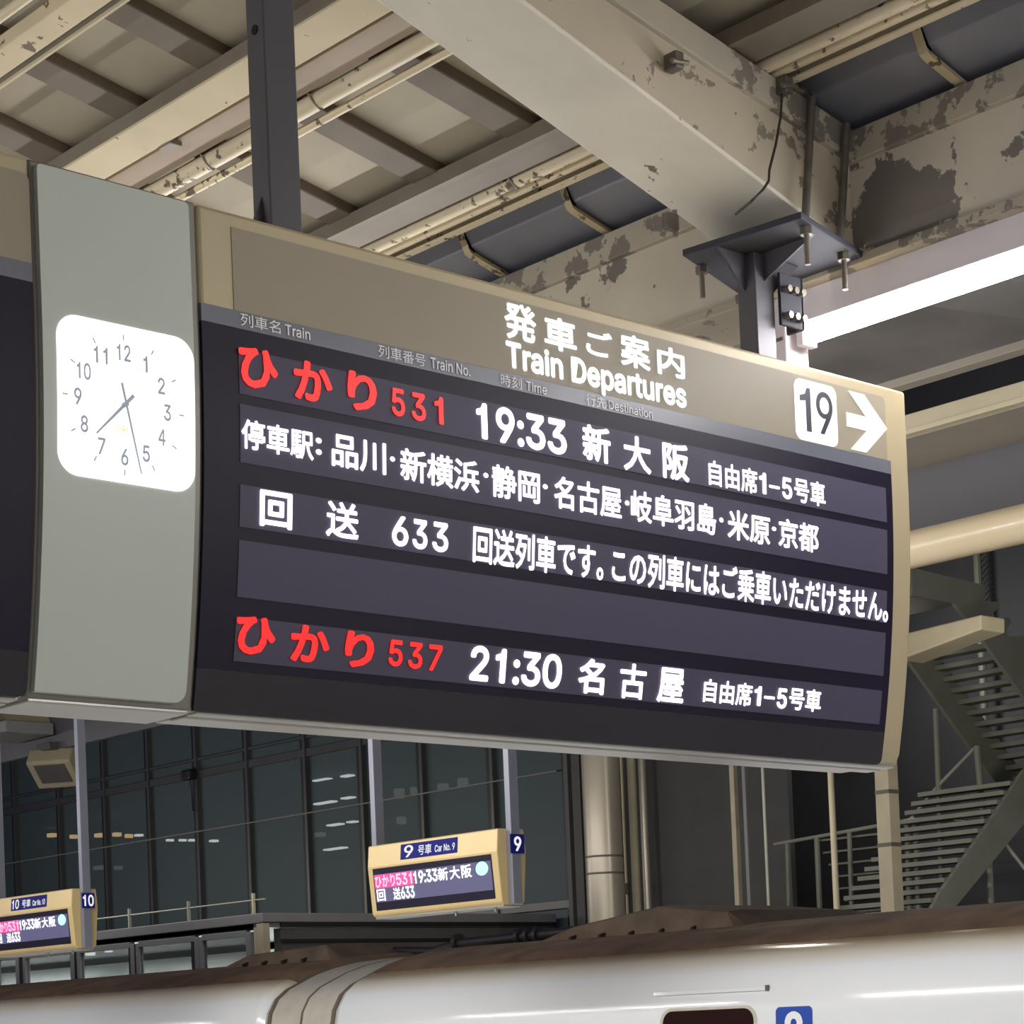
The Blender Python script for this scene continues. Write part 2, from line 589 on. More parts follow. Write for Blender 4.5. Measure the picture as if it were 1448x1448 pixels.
def on_sign(l, r, off=0.006):
    """l = (x, top, bottom) at the left end of a run of letters in the photo, r at its right end"""
    x0 = face(l[0], (l[1] + l[2]) / 2)[0]
    x1 = face(r[0], (r[1] + r[2]) / 2)[0]
    zt = (face(l[0], l[1])[2] + face(r[0], r[1])[2]) / 2
    zb = (face(l[0], l[2])[2] + face(r[0], r[2])[2]) / 2

    def place(u, v):
        z = zb + (zt - zb) * v
        return (x0 + (x1 - x0) * u, face_y(z) - off, z)
    return place


# ------------------------------------------------------------------ the setting: platform, roof steel, roof boards
struct(MB().box(-6, 9.25, -12, 45, -0.3, 0.0).build('floor', M['floor']))
struct(MB().box(9.25, 17.5, -12, 45, -1.4, -1.25).build('ground', M['ballast']))
struct(MB().box(17.5, 40, -12, 70, -0.6, -0.3).build('ground', M['ballast']))

RS = 0.19


def roof(x, off=0.0):
    """underside of the roof steel on this side of the gutter"""
    return 4.465 + off - RS * (x - 4.52)


struct(MB().prism([(-2.0, roof(-2.0, .085)), (5.03, roof(5.03, .085)), (5.03, roof(5.03, .12)), (-2.0, roof(-2.0, .12))], 1, -8, 32).build('ceiling', M['board']))
y = 6.97
while y > -2:
    if not 4.02 < y < 4.6:
        struct(MB().prism([(0.2, roof(0.2, .045)), (5.0, roof(5.0, .045)), (5.0, roof(5.0, .09)), (0.2, roof(0.2, .09))], 1, y - .065, y + .065)
               .build('ceiling_beam', M['rib'], bevel=.006))
    y -= 0.475

# the big sloping beam over the sign and the long girder it runs into
bt = lambda x: roof(x)
bb = lambda x: 4.01 - .285 * (x - 5)
prof = [(5.28, bb(5.28)), (2.9, bb(2.9)), (0.0, bt(0) - .165), (0.0, bt(0)), (5.28, bt(5.28))]
b = struct(MB().prism([(5.28, bb(5.28) + .012), (2.9, bb(2.9) + .012), (0.0, bt(0) - .153), (0.0, bt(0) - .02), (5.28, bt(5.28) - .02)], 1, 4.185, 4.485).build('beam', M['beam_side'], bevel=.004))
c = MB().prism([(5.28, bb(5.28)), (2.9, bb(2.9)), (0.0, bt(0) - .165), (0.0, bt(0) - .15), (2.9, bb(2.9) + .015), (5.28, bb(5.28) + .015)], 1, 4.17, 4.50).build('bottom_flange', M['beam_cream'], b, bevel=.003)
c = MB().prism([(5.30, bt(5.3) - .10), (0.0, bt(0) - .05), (0.0, bt(0)), (5.30, bt(5.3))], 1, 4.165, 4.505).build('top_flange', M['girder_top'], b, bevel=.004)

g = struct(MB().box(5.28, 5.53, -8, 32, 3.915, 4.29).build('beam', M['girder'], bevel=.004))
MB().box(5.255, 5.56, -8, 32, 4.215, 4.31).build('top_flange', M['girder_top'], g, bevel=.004)
MB().box(5.262, 5.56, -8, 32, 3.90, 3.93).build('bottom_flange', M['girder_top'], g, bevel=.003)

# arm of the roof on the track side and the boards it carries
struct(MB().prism([(5.56, 3.96), (7.7, 4.2), (7.7, 4.395), (5.56, 4.33)], 1, 4.17, 4.50).build('beam', M['soffit'], bevel=.004))
struct(MB().prism([(5.56, 4.33), (7.78, 4.40), (7.78, 4.43), (5.56, 4.36)], 1, -8, 32).build('ceiling', M['soffit']))
struct(MB().box(7.72, 7.80, -8, 32, 4.362, 4.44).build('ceiling_beam', M['soffit_beige'], bevel=.004))
e = struct(MB().box(8.20, 8.26, -8, 32, 4.30, 4.39).build('ceiling_beam', M['cream'], bevel=.005))
MB().box(8.185, 8.20, -8, 32, 4.293, 4.318).build('lip', M['cream'], e, bevel=.003)
struct(MB().box(8.26, 8.76, -8, 32, 4.295, 4.325).build('ceiling', M['soffit_beige']))
struct(MB().prism([(8.76, 4.325), (8.81, 4.325), (8.93, 4.04), (8.93, 3.93), (8.88, 3.93), (8.85, 4.03), (8.76, 4.27)], 1, -8, 32).build('trim_eave', M['dark_sheet'], smooth=True))


def purlin(x0, x1, off, h, mat):
    return struct(MB().prism([(x0, roof(x0, off)), (x1, roof(x1, off)), (x1, roof(x1, off + h)), (x0, roof(x0, off + h))], 1, -6, 16).build('ceiling_beam', mat, bevel=.003))


p = purlin(3.873, 4.0, 0.0, .045, M['purlin'])
MB().prism([(3.866, roof(3.866, .006)), (3.873, roof(3.873, .006)), (3.873, roof(3.873, .046)), (3.866, roof(3.866, .046))], 1, -6, 16).build('edge', M['purlin_grey'], p)
p = purlin(3.37, 3.452, 0.0, .045, M['purlin'])
MB().prism([(3.452, roof(3.452, .006)), (3.474, roof(3.474, .006)), (3.474, roof(3.474, .04)), (3.452, roof(3.452, .04))], 1, -6, 16).build('web', M['purlin_grey'], p)
MB().prism([(3.474, roof(3.474, -.004)), (3.482, roof(3.482, -.004)), (3.482, roof(3.482, .04)), (3.474, roof(3.474, .04))], 1, -6, 16).build('edge', M['cream'], p)
p = purlin(4.725, 4.845, 0.012, .04, M['purlin_grey'])
MB().prism([(4.718, roof(4.718)), (4.734, roof(4.734)), (4.734, roof(4.734, .05)), (4.718, roof(4.718, .05))], 1, -6, 16).build('lip', M['purlin_grey'], p)
purlin(2.55, 2.67, 0.0, .045, M['purlin'])
purlin(1.8, 1.92, 0.0, .045, M['purlin'])

# ------------------------------------------------------------------ things fixed to the roof
def along(x, off, r, y0, y1, n=10):
    return MB().tube([(x, y0, roof(x, off)), (x, y1, roof(x, off))], r, n)


def pipe(name, x, off, r, mat, label, cat, hang=(), group=None):
    t = thing(name, (x, 4, roof(x, off)), label, cat, group)
    along(x, off, r, -6, 16).build('pipe', mat, t, smooth=True)
    for yy in hang:
        z = roof(x, off)
        MB().tube([(x - .046, yy + .02, z + .05), (x - .042, yy + .01, z + .012), (x - r * .8, yy, z - r * .6), (x, yy, z - r - .004), (x + r + .004, yy - .002, z), (x + .05, yy - .004, z + .012)], .004, 6).build('hanger', M['hanger'], t, smooth=True)
    return t


tr = thing('cable_tray', (4.09, 4, roof(4.09)), 'pinkish grey flat cable tray under the roof beside the cream purlin behind the left post', 'cable tray')
MB().prism([(4.03, roof(4.03, .02)), (4.13, roof(4.13, .02)), (4.13, roof(4.13, .045)), (4.03, roof(4.03, .045))], 1, -6, 16).build('tray', paint('tray_pinkish', (168, 150, 130), rough=.6, var=.12), tr, bevel=.002)
for yy in (6.02, 5.42, 3.6):
    MB().box(4.0, 4.05, yy - .035, yy + .035, roof(4.02, .0), roof(4.02, .05)).build('bracket', M['purlin_grey'], tr, bevel=.003)
pipe('conduit_pipe', 4.178, .022, .031, M['conduit'], 'thick cream conduit pipe under the roof behind the left post', 'pipe', (6.0, 5.4, 3.4))
pipe('conduit_pipe', 4.246, .012, .014, M['conduit'], 'thin flaking pipe under the roof beside the thick conduit behind the left post', 'pipe')
pipe('conduit_pipe', 4.222, .035, .009, M['purlin_grey'], 'slimmest brown pipe under the roof between thick conduit and flaking pipe', 'pipe')
pipe('conduit_pipe', 4.886, .022, .024, M['conduit'], 'cream pipe beside the roof gutter, nearer the grey purlin', 'pipe', (5.27, 3.45))
pipe('conduit_pipe', 4.932, .02, .016, M['conduit'], 'flaking pipe beside the roof gutter, nearer the dark trough', 'pipe')
rl = tag(MB().prism([(4.958, roof(4.958)), (4.982, roof(4.982)), (4.982, roof(4.982, .05)), (4.976, roof(4.976, .05)), (4.976, roof(4.976, .006)), (4.958, roof(4.958, .006))], 1, -6, 16).build('angle_rail', M['conduit']),
         'narrow cream angle rail along the upper edge of the dark roof gutter', 'rail')
cp = pipe('conduit_pipe', 3.31, .03, .016, M['conduit'], 'flaking pipe under the roof in the top left corner', 'pipe')

gt = thing('rain_gutter', (5.15, 4, 4.34), 'dark grey folded steel rain gutter held by cream straps along the girder', 'gutter')
MB().sheet([(5.05, 4.62), (5.075, 4.44), (5.11, 4.385), (5.19, 4.363), (5.33, 4.328)], 1, -6, 16).build('trough', M['gutter'], gt)
for yy in (5.78, 5.25, 4.74, 3.76, 3.25):
    pr = [(5.055, 4.47), (5.10, 4.378), (5.13, 4.368), (5.30, 4.325)]
    MB().prism(pr + [(x + .004, z - .012) if i < 2 else (x - .004, z - .012) for i, (x, z) in reversed(list(enumerate(pr)))], 1, yy - .016, yy + .016).build('strap', M['strap'], gt, bevel=.002)

# loose wire hanging by the beam's end
w = [at(1, 4.15, *q) for q in ((1106, 128), (1104, 165), (1097, 205), (1088, 240), (1087, 256), (1079, 268))] + [at(2, 3.975, *q) for q in ((1062, 285), (1040, 303))]
tag(MB().tube(w, .004, 6).build('loose_cable', M['wire'], smooth=True), 'thin dark cable dangling down the big beam beside the threaded rods', 'cable')
for q, lb in (((953, 88), 'small grey clamp with bolt on the side of the big sloping beam'), ((1108, 122), 'small brown clamp at the gutter end of the big sloping beam')):
    c = at(1, 4.15, *q)
    t = thing('beam_clamp', c, lb, 'clamp')
    MB().obox(c, .035, .05, .05).build('jaw', M['rod'], t, bevel=.006)
    MB().tube([c + np.array([-.03, -.02, -.01]), c + np.array([.035, -.02, .0])], .008, 8).build('bolt', M['zinc'], t, smooth=True)
c = at(2, 4.0, 948, 314)
t = thing('beam_clamp', c, 'small brown clamp under the back edge of the big beam above the sign', 'clamp')
MB().obox(c, .05, .03, .05).build('jaw', M['rod'], t, bevel=.006)
MB().tube([c + np.array([.02, 0, -.04]), c + np.array([.02, 0, .04])], .008, 8).build('bolt', M['zinc'], t, smooth=True)

# ------------------------------------------------------------------ fluorescent lamp over the sign's right end
lf = thing('tube_lamp', (5.36, 3.9, 3.9), 'lit white fluorescent tube lamp under the girder at the top right', 'lamp')
A0, A1 = 4.47, 1.1
MB().prism([(5.31, 3.90), (5.31, 3.80), (5.41, 3.80), (5.41, 3.90)], 1, A0, A1).build('housing', M['lamp_housing'], lf, bevel=.003)
MB().tube([(5.36, A0 - .03, 3.768), (5.36, A1, 3.768)], .026, 16).build('tube', M['tube'], lf, smooth=True)
MB().box(5.325, 5.395, A0 - .03, A0 + .0, 3.735, 3.80).build('end_cap', M['lamp_housing'], lf, bevel=.005)
jb = thing('junction_box', (5.36, 4.6, 3.7), 'white box hanging under the girder between right post and lit tube', 'box')
MB().box(5.30, 5.41, 4.49, 4.66, 3.60, 3.90).build('body', M['lamp_housing'], jb, bevel=.006)
MB().box(5.295, 5.30, 4.50, 4.65, 3.76, 3.77).build('seam', M['seam'], jb)

# ------------------------------------------------------------------ the departure boards and the clock
def slab(x0, x1, z0, z1, off, thick, r=0.0, rr=None, n=10):
    """panel that follows the curve of the sign's front; r rounds the corners (rr = bottom left, bottom right, top left, top right)"""
    rr = rr or (r, r, r, r)
    zs = set(z0 + (z1 - z0) * i / n for i in range(n + 1))
    m = max(rr)
    if m:
        for i in range(9):
            a = math.pi / 2 * i / 8
            zs.add(z0 + m * (1 - math.cos(a)))
            zs.add(z1 - m * (1 - math.cos(a)))
    zs = sorted(zs)

    def inset(z, rb, rt):
        d = 0.0
        if rb and z < z0 + rb: d = rb - math.sqrt(max(0, rb * rb - (z0 + rb - z) ** 2))
        if rt and z > z1 - rt: d = rt - math.sqrt(max(0, rt * rt - (z - z1 + rt) ** 2))
        return d
    b = MB()
    V, Fc = [], []
    for z in zs:
        l, q = x0 + inset(z, rr[0], rr[2]), x1 - inset(z, rr[1], rr[3])
        Y = face_y(z) - off
        V += [(l, Y, z), (q, Y, z), (l, Y + thick, z), (q, Y + thick, z)]
    k = len(zs)
    for i in range(k - 1):
        a, c = 4 * i, 4 * i + 4
        Fc += [(a, a + 1, c + 1, c), (a + 2, c + 2, c + 3, a + 3), (a, c, c + 2, a + 2), (a + 1, a + 3, c + 3, c + 1)]
    Fc += [(0, 2, 3, 1), (4 * k - 4, 4 * k - 3, 4 * k - 1, 4 * k - 2)]
    return b.add(V, Fc)


MIDY = 4.285
ROWS = [(3.091, 3.196), (2.934, 3.068), (2.788, 2.884), (2.629, 2.758), (2.484, 2.585)]


def board(x0, x1, hx0, hx1, dx0, dx1, rx0, rx1, label):
    t = thing('departure_board', ((x0 + x1) / 2, MIDY, 2.36), label, 'sign')
    zs = [3.512, 3.2, 3.08, 2.96, 2.84, 2.72, 2.6, 2.5, 2.4, 2.366]
    fr = [(face_y(z), z) for z in zs]
    fr[-1] = (fr[-1][0] + .012, fr[-1][1])
    pr = fr + [(2 * MIDY - yy, z) for yy, z in reversed(fr)]
    MB().prism(pr, 0, x0, x1).build('housing', M['bezel'], t, bevel=.01, seg=3, smooth=True)
    hp = slab(hx0, hx1, 3.284, 3.477, .002, .01, rr=(0, 0, 0, .018), n=3).build('header_panel', M['header'], t)
    cs = slab(dx0, dx1, 3.243, 3.2835, .0025, .01, n=2).build('caption_strip', M['caption'], t)
    slab(dx0, dx1, 2.462, 3.2425, .002, .01, n=16).build('display_frame', M['black_panel'], t, smooth=True)
    slab(dx0, dx1 + .0, 2.366, 2.461, .002, .01, n=5, rr=(0, .02, 0, 0)).build('foot_panel', M['foot_panel'], t, smooth=True)
    rows = []
    for z0, z1 in ROWS:
        rows.append(slab(rx0, rx1, z0, z1, .0035, .006, n=4).build('display_row', M['led_off'], t, smooth=True))
    b = MB()
    for (a, c, zz) in ((4.20, 4.245, 2.360), (4.252, 4.31, 2.357), (4.317, 4.375, 2.361)):
        b.box(x0 + .015, x1 - .012 - (.05 if a > 4.28 else 0), a, c, zz, 2.372)
    b.build('base_tray', M['tray'], t, bevel=.004)
    return t, hp, cs, rows


BR, HP, CS, RW = board(2.807, 5.391, 2.898, 5.285, 2.8065, 5.30, 2.904, 5.268,
                       'large hanging departure board lettered in white and red beside the square clock')
BL, HPL, CSL, RWL = board(-0.2, 2.381, -0.09, 2.379, -0.1, 2.379, 0.0, 2.24, 'dark departure board cut off by the photo edge on the clock panel\'s other side')

# header writing
for s, l, r in (('発', (711, 429, 481), (756, 433, 485)), ('車', (767, 446, 492), (813, 456, 503)), ('ご', (826, 462, 501), (864, 476, 509)),
                ('案', (875, 472, 517), (917, 479, 526)), ('内', (927, 487, 529), (966, 498, 538))):
    write(s, on_sign(l, r), M['letter_white'], HP, .03)
write('Train Departures', on_sign((713.5, 484, 529), (968.5, 540, 587)), M['letter_white'], HP, .04)
npl = slab(4.862, 5.050, 3.286, 3.466, .005, .008, r=.026, n=4).build('number_plate', M['plate_white'], HP)
tag(npl, 'white number plate')
write('1', on_sign((1128.5, 548.5, 609), (1144, 549, 611.5), .0075), M['ink_dark'], npl, .01)
write('9', on_sign((1151.5, 553, 612), (1175, 558, 619), .0075), M['ink_dark'], npl, .01)
# arrow: shaft with two thick arms
az, ax0, ax1 = face(1195.8, 593)[2], face(1196, 593)[0], face(1252.7, 608.6)[0]
hz, ar = .082, .105
b = MB()
Yb = SIGN_Y - .006
th = .021
tip = (ax1, az)
u = (-.105, .088)
L_ = math.hypot(*u)
ud = (u[0] / L_, u[1] / L_)
wd = .046
for sgn in (1, -1):
    e0 = (ax1 + u[0], az + sgn * u[1])
    inn = (ax1 - wd / abs(ud[1]), az)
    e1 = (e0[0] - wd / abs(ud[1]) * 1.0, e0[1])
    b.prism([tip, e0, e1, inn], 1, Yb, SIGN_Y - .001)
b.prism([(ax0, az - th), (ax1 - .05, az - th), (ax1 - .05, az + th), (ax0, az + th)], 1, Yb + .0004, SIGN_Y - .001)
tag(b.build('arrow', M['arrow_white'], HP), 'white arrow pointing towards the track')

# captions over the columns
for s, l, r in (('列車名', (338.5, 443, 460), (395, 455, 474)), ('Train', (401.5, 459, 475), (437, 466, 481)),
                ('列車番号', (533.5, 488, 505), (600, 502, 520)), ('Train No.', (607, 505, 521), (663.5, 518, 533)),
                ('時刻', (706.5, 529, 545), (736, 535, 552)), ('Time', (742, 539, 553), (771.5, 545, 559)),
                ('行先', (827, 557, 573), (855, 563, 579)), ('Destination', (859, 567, 580), (921.5, 579, 592))):
    write(s, on_sign(l, r, .0045), M['letter_dim'], CS, 0 if ord(s[0]) > 255 else .012)

# the five lines of the display
W, RD = M['led_white'], M['led_red']
KB, HB, NB = .022, .036, .026
TXT = [
    (0, RD, HB, 'ひ', (335.5, 491, 547), (390.5, 497, 555)), (0, RD, HB, 'か', (413, 508, 564), (467.5, 518, 574)), (0, RD, HB, 'り', (489, 525, 579), (530.5, 531, 586)),
    (0, RD, NB, '5', (551.5, 549, 588), (570, 552, 591)), (0, RD, NB, '3', (579.5, 555, 594), (599.5, 559, 598)), (0, RD, NB, '1', (612, 561, 599), (624.5, 563, 602)),
    (0, W, .03, '19:33', (671, 569, 621), (798.5, 595, 645)),
    (0, W, .03, '新', (821, 599, 650), (861, 607, 658)), (0, W, .024, '大', (879, 614, 665), (918, 622, 672)), (0, W, .03, '阪', (934.5, 624, 676), (972, 632, 684)),
    (0, W, KB, '自由席', (999.5, 651, 686), (1068.5, 664, 700)), (0, W, .03, '1', (1071, 668, 698), (1081, 670, 700)), (0, W, .03, '–', (1085, 686, 690), (1100, 689, 693)),
    (0, W, .03, '5', (1103.5, 675, 705), (1117.5, 677.5, 708)), (0, W, KB, '号車', (1120.5, 675, 710), (1164.5, 684, 718)),
    (1, W, KB, '停車駅', (339, 591, 632), (441, 612, 655)), (1, W, .03, ':', (444, 619, 643), (452.5, 621, 645)),
    (1, W, KB, '品川', (466.5, 613, 660), (543.5, 628, 673)), (1, W, .02, '・', (549, 646, 653), (556, 647, 654)),
    (1, W, KB, '新横浜', (563.5, 634, 680), (675, 653, 698)), (1, W, .02, '・', (681, 669, 676), (688, 670, 677)),
    (1, W, KB, '静岡', (693, 657, 703), (761, 668, 714)), (1, W, .02, '・', (765, 685, 692), (772, 686, 693)),
    (1, W, KB, '名古屋', (781, 674, 720), (876.5, 689, 734)), (1, W, .02, '・', (881, 708, 715), (887.5, 709, 716)),
    (1, W, KB, '岐阜羽島', (889.5, 694, 738), (1010, 714, 757)), (1, W, .02, '・', (1014.5, 732, 739), (1020.5, 733, 740)),
    (1, W, KB, '米原', (1026.5, 721, 763), (1086.5, 730, 772)), (1, W, .02, '・', (1089, 745, 751), (1095, 746, 752)),
    (1, W, KB, '京都', (1098.5, 734, 775), (1155, 741, 782)),
    (2, W, .028, '回', (365, 693, 745), (411, 699, 750)), (2, W, .022, '送', (458.5, 708, 759), (505, 714, 765)),
    (2, W, NB, '6', (552, 729, 772), (575, 732, 775)), (2, W, NB, '3', (581, 734, 776), (602, 737, 779)), (2, W, NB, '3', (609, 738, 780), (631.5, 741, 783)),
    (2, W, KB, '回送列車です。', (666.5, 744, 796), (851, 771, 823)), (2, W, KB, 'この列車にはご乗車いただけません。', (863, 775, 824), (1253.5, 836, 882)),
    (4, RD, HB, 'ひ', (331.5, 870, 924), (387, 875, 930)), (4, RD, HB, 'か', (408.5, 882, 934), (463.5, 888, 941)), (4, RD, HB, 'り', (485.5, 892, 943), (526.5, 896, 947)),
    (4, RD, NB, '5', (547.5, 904, 942), (567, 907, 944)), (4, RD, NB, '3', (575, 908, 945), (595, 910, 948)), (4, RD, NB, '7', (603.5, 911, 948), (622.5, 914, 951)),
    (4, W, .03, '21:30', (662.5, 913, 964), (792, 926, 975)),
    (4, W, .03, '名', (815.5, 930, 980), (852.5, 934, 984)), (4, W, .024, '古', (874, 937, 987), (911, 941, 991)), (4, W, .03, '屋', (927.5, 943, 993), (965, 947, 997)),
    (4, W, KB, '自由席', (992.5, 960, 993), (1061, 966.5, 1000)), (4, W, .03, '1', (1064, 970, 998), (1074, 971, 999)), (4, W, .03, '–', (1078, 984, 988), (1093, 986, 990)),
    (4, W, .03, '5', (1096.5, 973, 1002), (1110.5, 974.5, 1003.5)), (4, W, KB, '号車', (1113.5, 972, 1004), (1158.5, 976, 1008)),
]
for i, m, bold, s, l, r in TXT:
    write(s, on_sign(l, r, .007), m, RW[i], bold)

# clock column between the two boards
CK = thing('clock_panel', (2.592, MIDY, 2.36), 'pale green glass panel with a lit square clock between the boards', 'clock')
zs = [3.514, 3.2, 3.08, 2.96, 2.84, 2.72, 2.6, 2.5, 2.4, 2.366]
fr = [(face_y(z) + .004, z) for z in zs]
MB().prism(fr + [(2 * MIDY - yy, z) for yy, z in reversed(fr)], 0, 2.3825, 2.8055).build('body', M['panel_trim'], CK, bevel=.006, smooth=True)
slab(2.393, 2.777, 2.378, 3.502, .012, .03, rr=(.0, .03, .012, .012), n=18).build('glass_front', M['glass_panel'], CK, bevel=.004, smooth=True)
MB().box(2.39, 2.80, 4.20, 4.375, 2.358, 2.372).build('base_tray', M['tray'], CK, bevel=.004)
cf = slab(2.426, 2.774, 2.842, 3.187, .0145, .006, r=.05, n=14).build('clock_face', M['clock_white'], CK, smooth=True)
HX, HZ = 2.589, 3.011


def dial(x0, x1, z0, z1, off=.018):
    return lambda u, v: (x0 + (x1 - x0) * u, face_y(z0 + (z1 - z0) * v) - off, z0 + (z1 - z0) * v)


for h in range(1, 13):
    a = math.pi / 2 - math.radians(30 * h)
    cx, cz = HX + .112 * math.cos(a) * (1.04 if math.cos(a) < 0 else .98), HZ + .114 * math.sin(a)
    hw = .0095 if h < 10 and h != 1 else .0058
    if h >= 10: hw = .0175
    write(str(h), dial(cx - hw, cx + hw, cz - .0185, cz + .0185), M['clock_ink'], cf, .022, 'numeral')
    c0, s0 = math.cos(a), math.sin(a)
    p0, p1 = (HX + .141 * c0, HZ + .141 * s0), (HX + .154 * c0, HZ + .154 * s0)
    n0 = (-s0 * .0017, c0 * .0017)
    q = [(p0[0] + n0[0], p0[1] + n0[1]), (p1[0] + n0[0], p1[1] + n0[1]), (p1[0] - n0[0], p1[1] - n0[1]), (p0[0] - n0[0], p0[1] - n0[1])]
    MB().add([(x, face_y(z) - .018, z) for x, z in q], [(0, 1, 2, 3)]).build('hour_mark', M['clock_ink'], cf)
write('JR', dial(2.566, 2.598, 2.951, 2.965), M['clock_orange'], cf, .01, 'emblem')


def hand(tipx, tipz, tailx, tailz, w0, w1, off, name):
    d = Vector((tipx - tailx, tipz - tailz)).normalized()
    n = Vector((-d.y, d.x))
    P = [Vector((tailx, tailz)) + n * w0, Vector((tailx, tailz)) - n * w0, Vector((tipx, tipz)) - n * w1, Vector((tipx, tipz)) + n * w1]
    v = [(p.x, face_y(p.y) - off, p.y) for p in P] + [(p.x, face_y(p.y) - off + .002, p.y) for p in P]
    return MB().add(v, [(0, 1, 2, 3), (7, 6, 5, 4), (0, 4, 5, 1), (1, 5, 6, 2), (2, 6, 7, 3), (3, 7, 4, 0)]).build(name, M['clock_ink'], CK)


hand(2.517, 2.938, 2.611, 3.034, .0042, .0018, .021, 'hour_hand')
hand(2.628, 2.865, 2.579, 3.056, .0026, .0012, .025, 'minute_hand')
MB().tube([(HX, face_y(HZ) - .014, HZ), (HX, face_y(HZ) - .027, HZ)], .006, 12).build('hub', M['clock_ink'], CK, smooth=True)

# ------------------------------------------------------------------ posts that carry the board
P1 = thing('support_post', (3.2075, 4.3365, 3.51), 'dark slate square post with a hole, rising from the board beside the clock', 'post')
hz1 = at(0, 3.16, 358, 44)
MB().box(3.16, 3.255, 4.30, 4.373, 3.513, bb(3.255)).build('shaft', M['post'], P1, bevel=.004)
MB().tube([(3.1575, 4.336, hz1[2]), (3.166, 4.336, hz1[2])], .012, 14).build('hole', M['hole'], P1, smooth=True)
MB().box(3.07, 3.33, 4.25, 4.43, 3.513, 3.519).build('base_plate', M['post'], P1, bevel=.002)
MB().prism([(3.095, 3.518), (3.16, 3.518), (3.16, 3.68)], 1, 4.333, 4.341).build('gusset', M['post'], P1)
MB().prism([(3.32, 3.518), (3.255, 3.518), (3.255, 3.60)], 1, 4.333, 4.341).build('gusset', M['post'], P1)
for bx in (3.09, 3.31):
    MB().tube([(bx, 4.29, 3.51), (bx, 4.29, 3.535)], .011, 6).build('bolt', M['zinc'], P1)

P2 = thing('support_post', (4.99, 4.3365, 3.51), 'short dark slate post under the bolted clamp plate beside the lit tube', 'post')
MB().box(4.945, 5.03, 4.30, 4.373, 3.513, 3.914).build('shaft', M['post'], P2, bevel=.004)
ZP = 3.915
cor = [at(2, ZP, *q) for q in ((965, 362), (1133, 308), (1222, 365), (1058, 425))]
pv = [(c[0], c[1], ZP) for c in cor] + [(c[0], c[1], ZP + .02) for c in cor]
MB().add(pv, [(0, 1, 2, 3), (7, 6, 5, 4), (0, 4, 5, 1), (1, 5, 6, 2), (2, 6, 7, 3), (3, 7, 4, 0)]).build('clamp_plate', M['post_dark'], P2, bevel=.003)
# stiffening plates between post and clamp plate
MB().prism([(4.945, 3.914), (4.945, 3.80), (4.835, 3.914)], 1, 4.34, 4.35).build('gusset', M['post'], P2)
MB().prism([(5.03, 3.914), (5.03, 3.80), (5.16, 3.914)], 1, 4.31, 4.32).build('gusset', M['post'], P2)
MB().prism([(4.30, 3.914), (4.30, 3.83), (4.10, 3.914)], 0, 4.985, 4.993).build('gusset', M['post'], P2)
MB().box(5.03, 5.135, 4.275, 4.287, 3.70, 3.86).build('side_plate', M['post_dark'], P2, bevel=.002)
MB().box(5.125, 5.137, 4.275, 4.34, 3.70, 3.86).build('side_plate', M['post_dark'], P2, bevel=.002)
for zz in (3.81, 3.73):
    for k in range(3):
        MB().tube([(5.05 + .032 * k, 4.276, zz), (5.05 + .032 * k, 4.252, zz - .002)], .011, 6).build('bolt', M['zinc'], P2)
for q0, q1 in (((992, 377), (990, 421)), ((1048, 418), (1044, 459)), ((1140, 322), (1134, 372)), ((1193, 358), (1189, 409))):
    a = at(2, ZP, *q0)
    ln = (q1[1] - q0[1]) / 455.0
    bo = MB().tube([(a[0], a[1], ZP + .022), (a[0], a[1], ZP - ln)], .0085, 10).build('threaded_rod', M['zinc'], P2, smooth=True)
    MB().tube([(a[0], a[1], ZP), (a[0], a[1], ZP - .022)], .02, 6).build('nut', M['rod'], bo)
for q0, q1, h in (((1136, 306), (1148, 138), True), ((1187, 342), (1197, 176), False)):
    a, c = at(1, 4.14, *q0), at(1, 4.14, *q1)
    pts = [(a[0], a[1], ZP), tuple(c)]
    if h: pts += [(c[0] - .01, c[1] + .02, c[2] + .022), (c[0] - .05, c[1] + .03, c[2] + .024)]
    MB().tube(pts, .0125, 10).build('clamp_rod', M['rod'], P2, smooth=True)

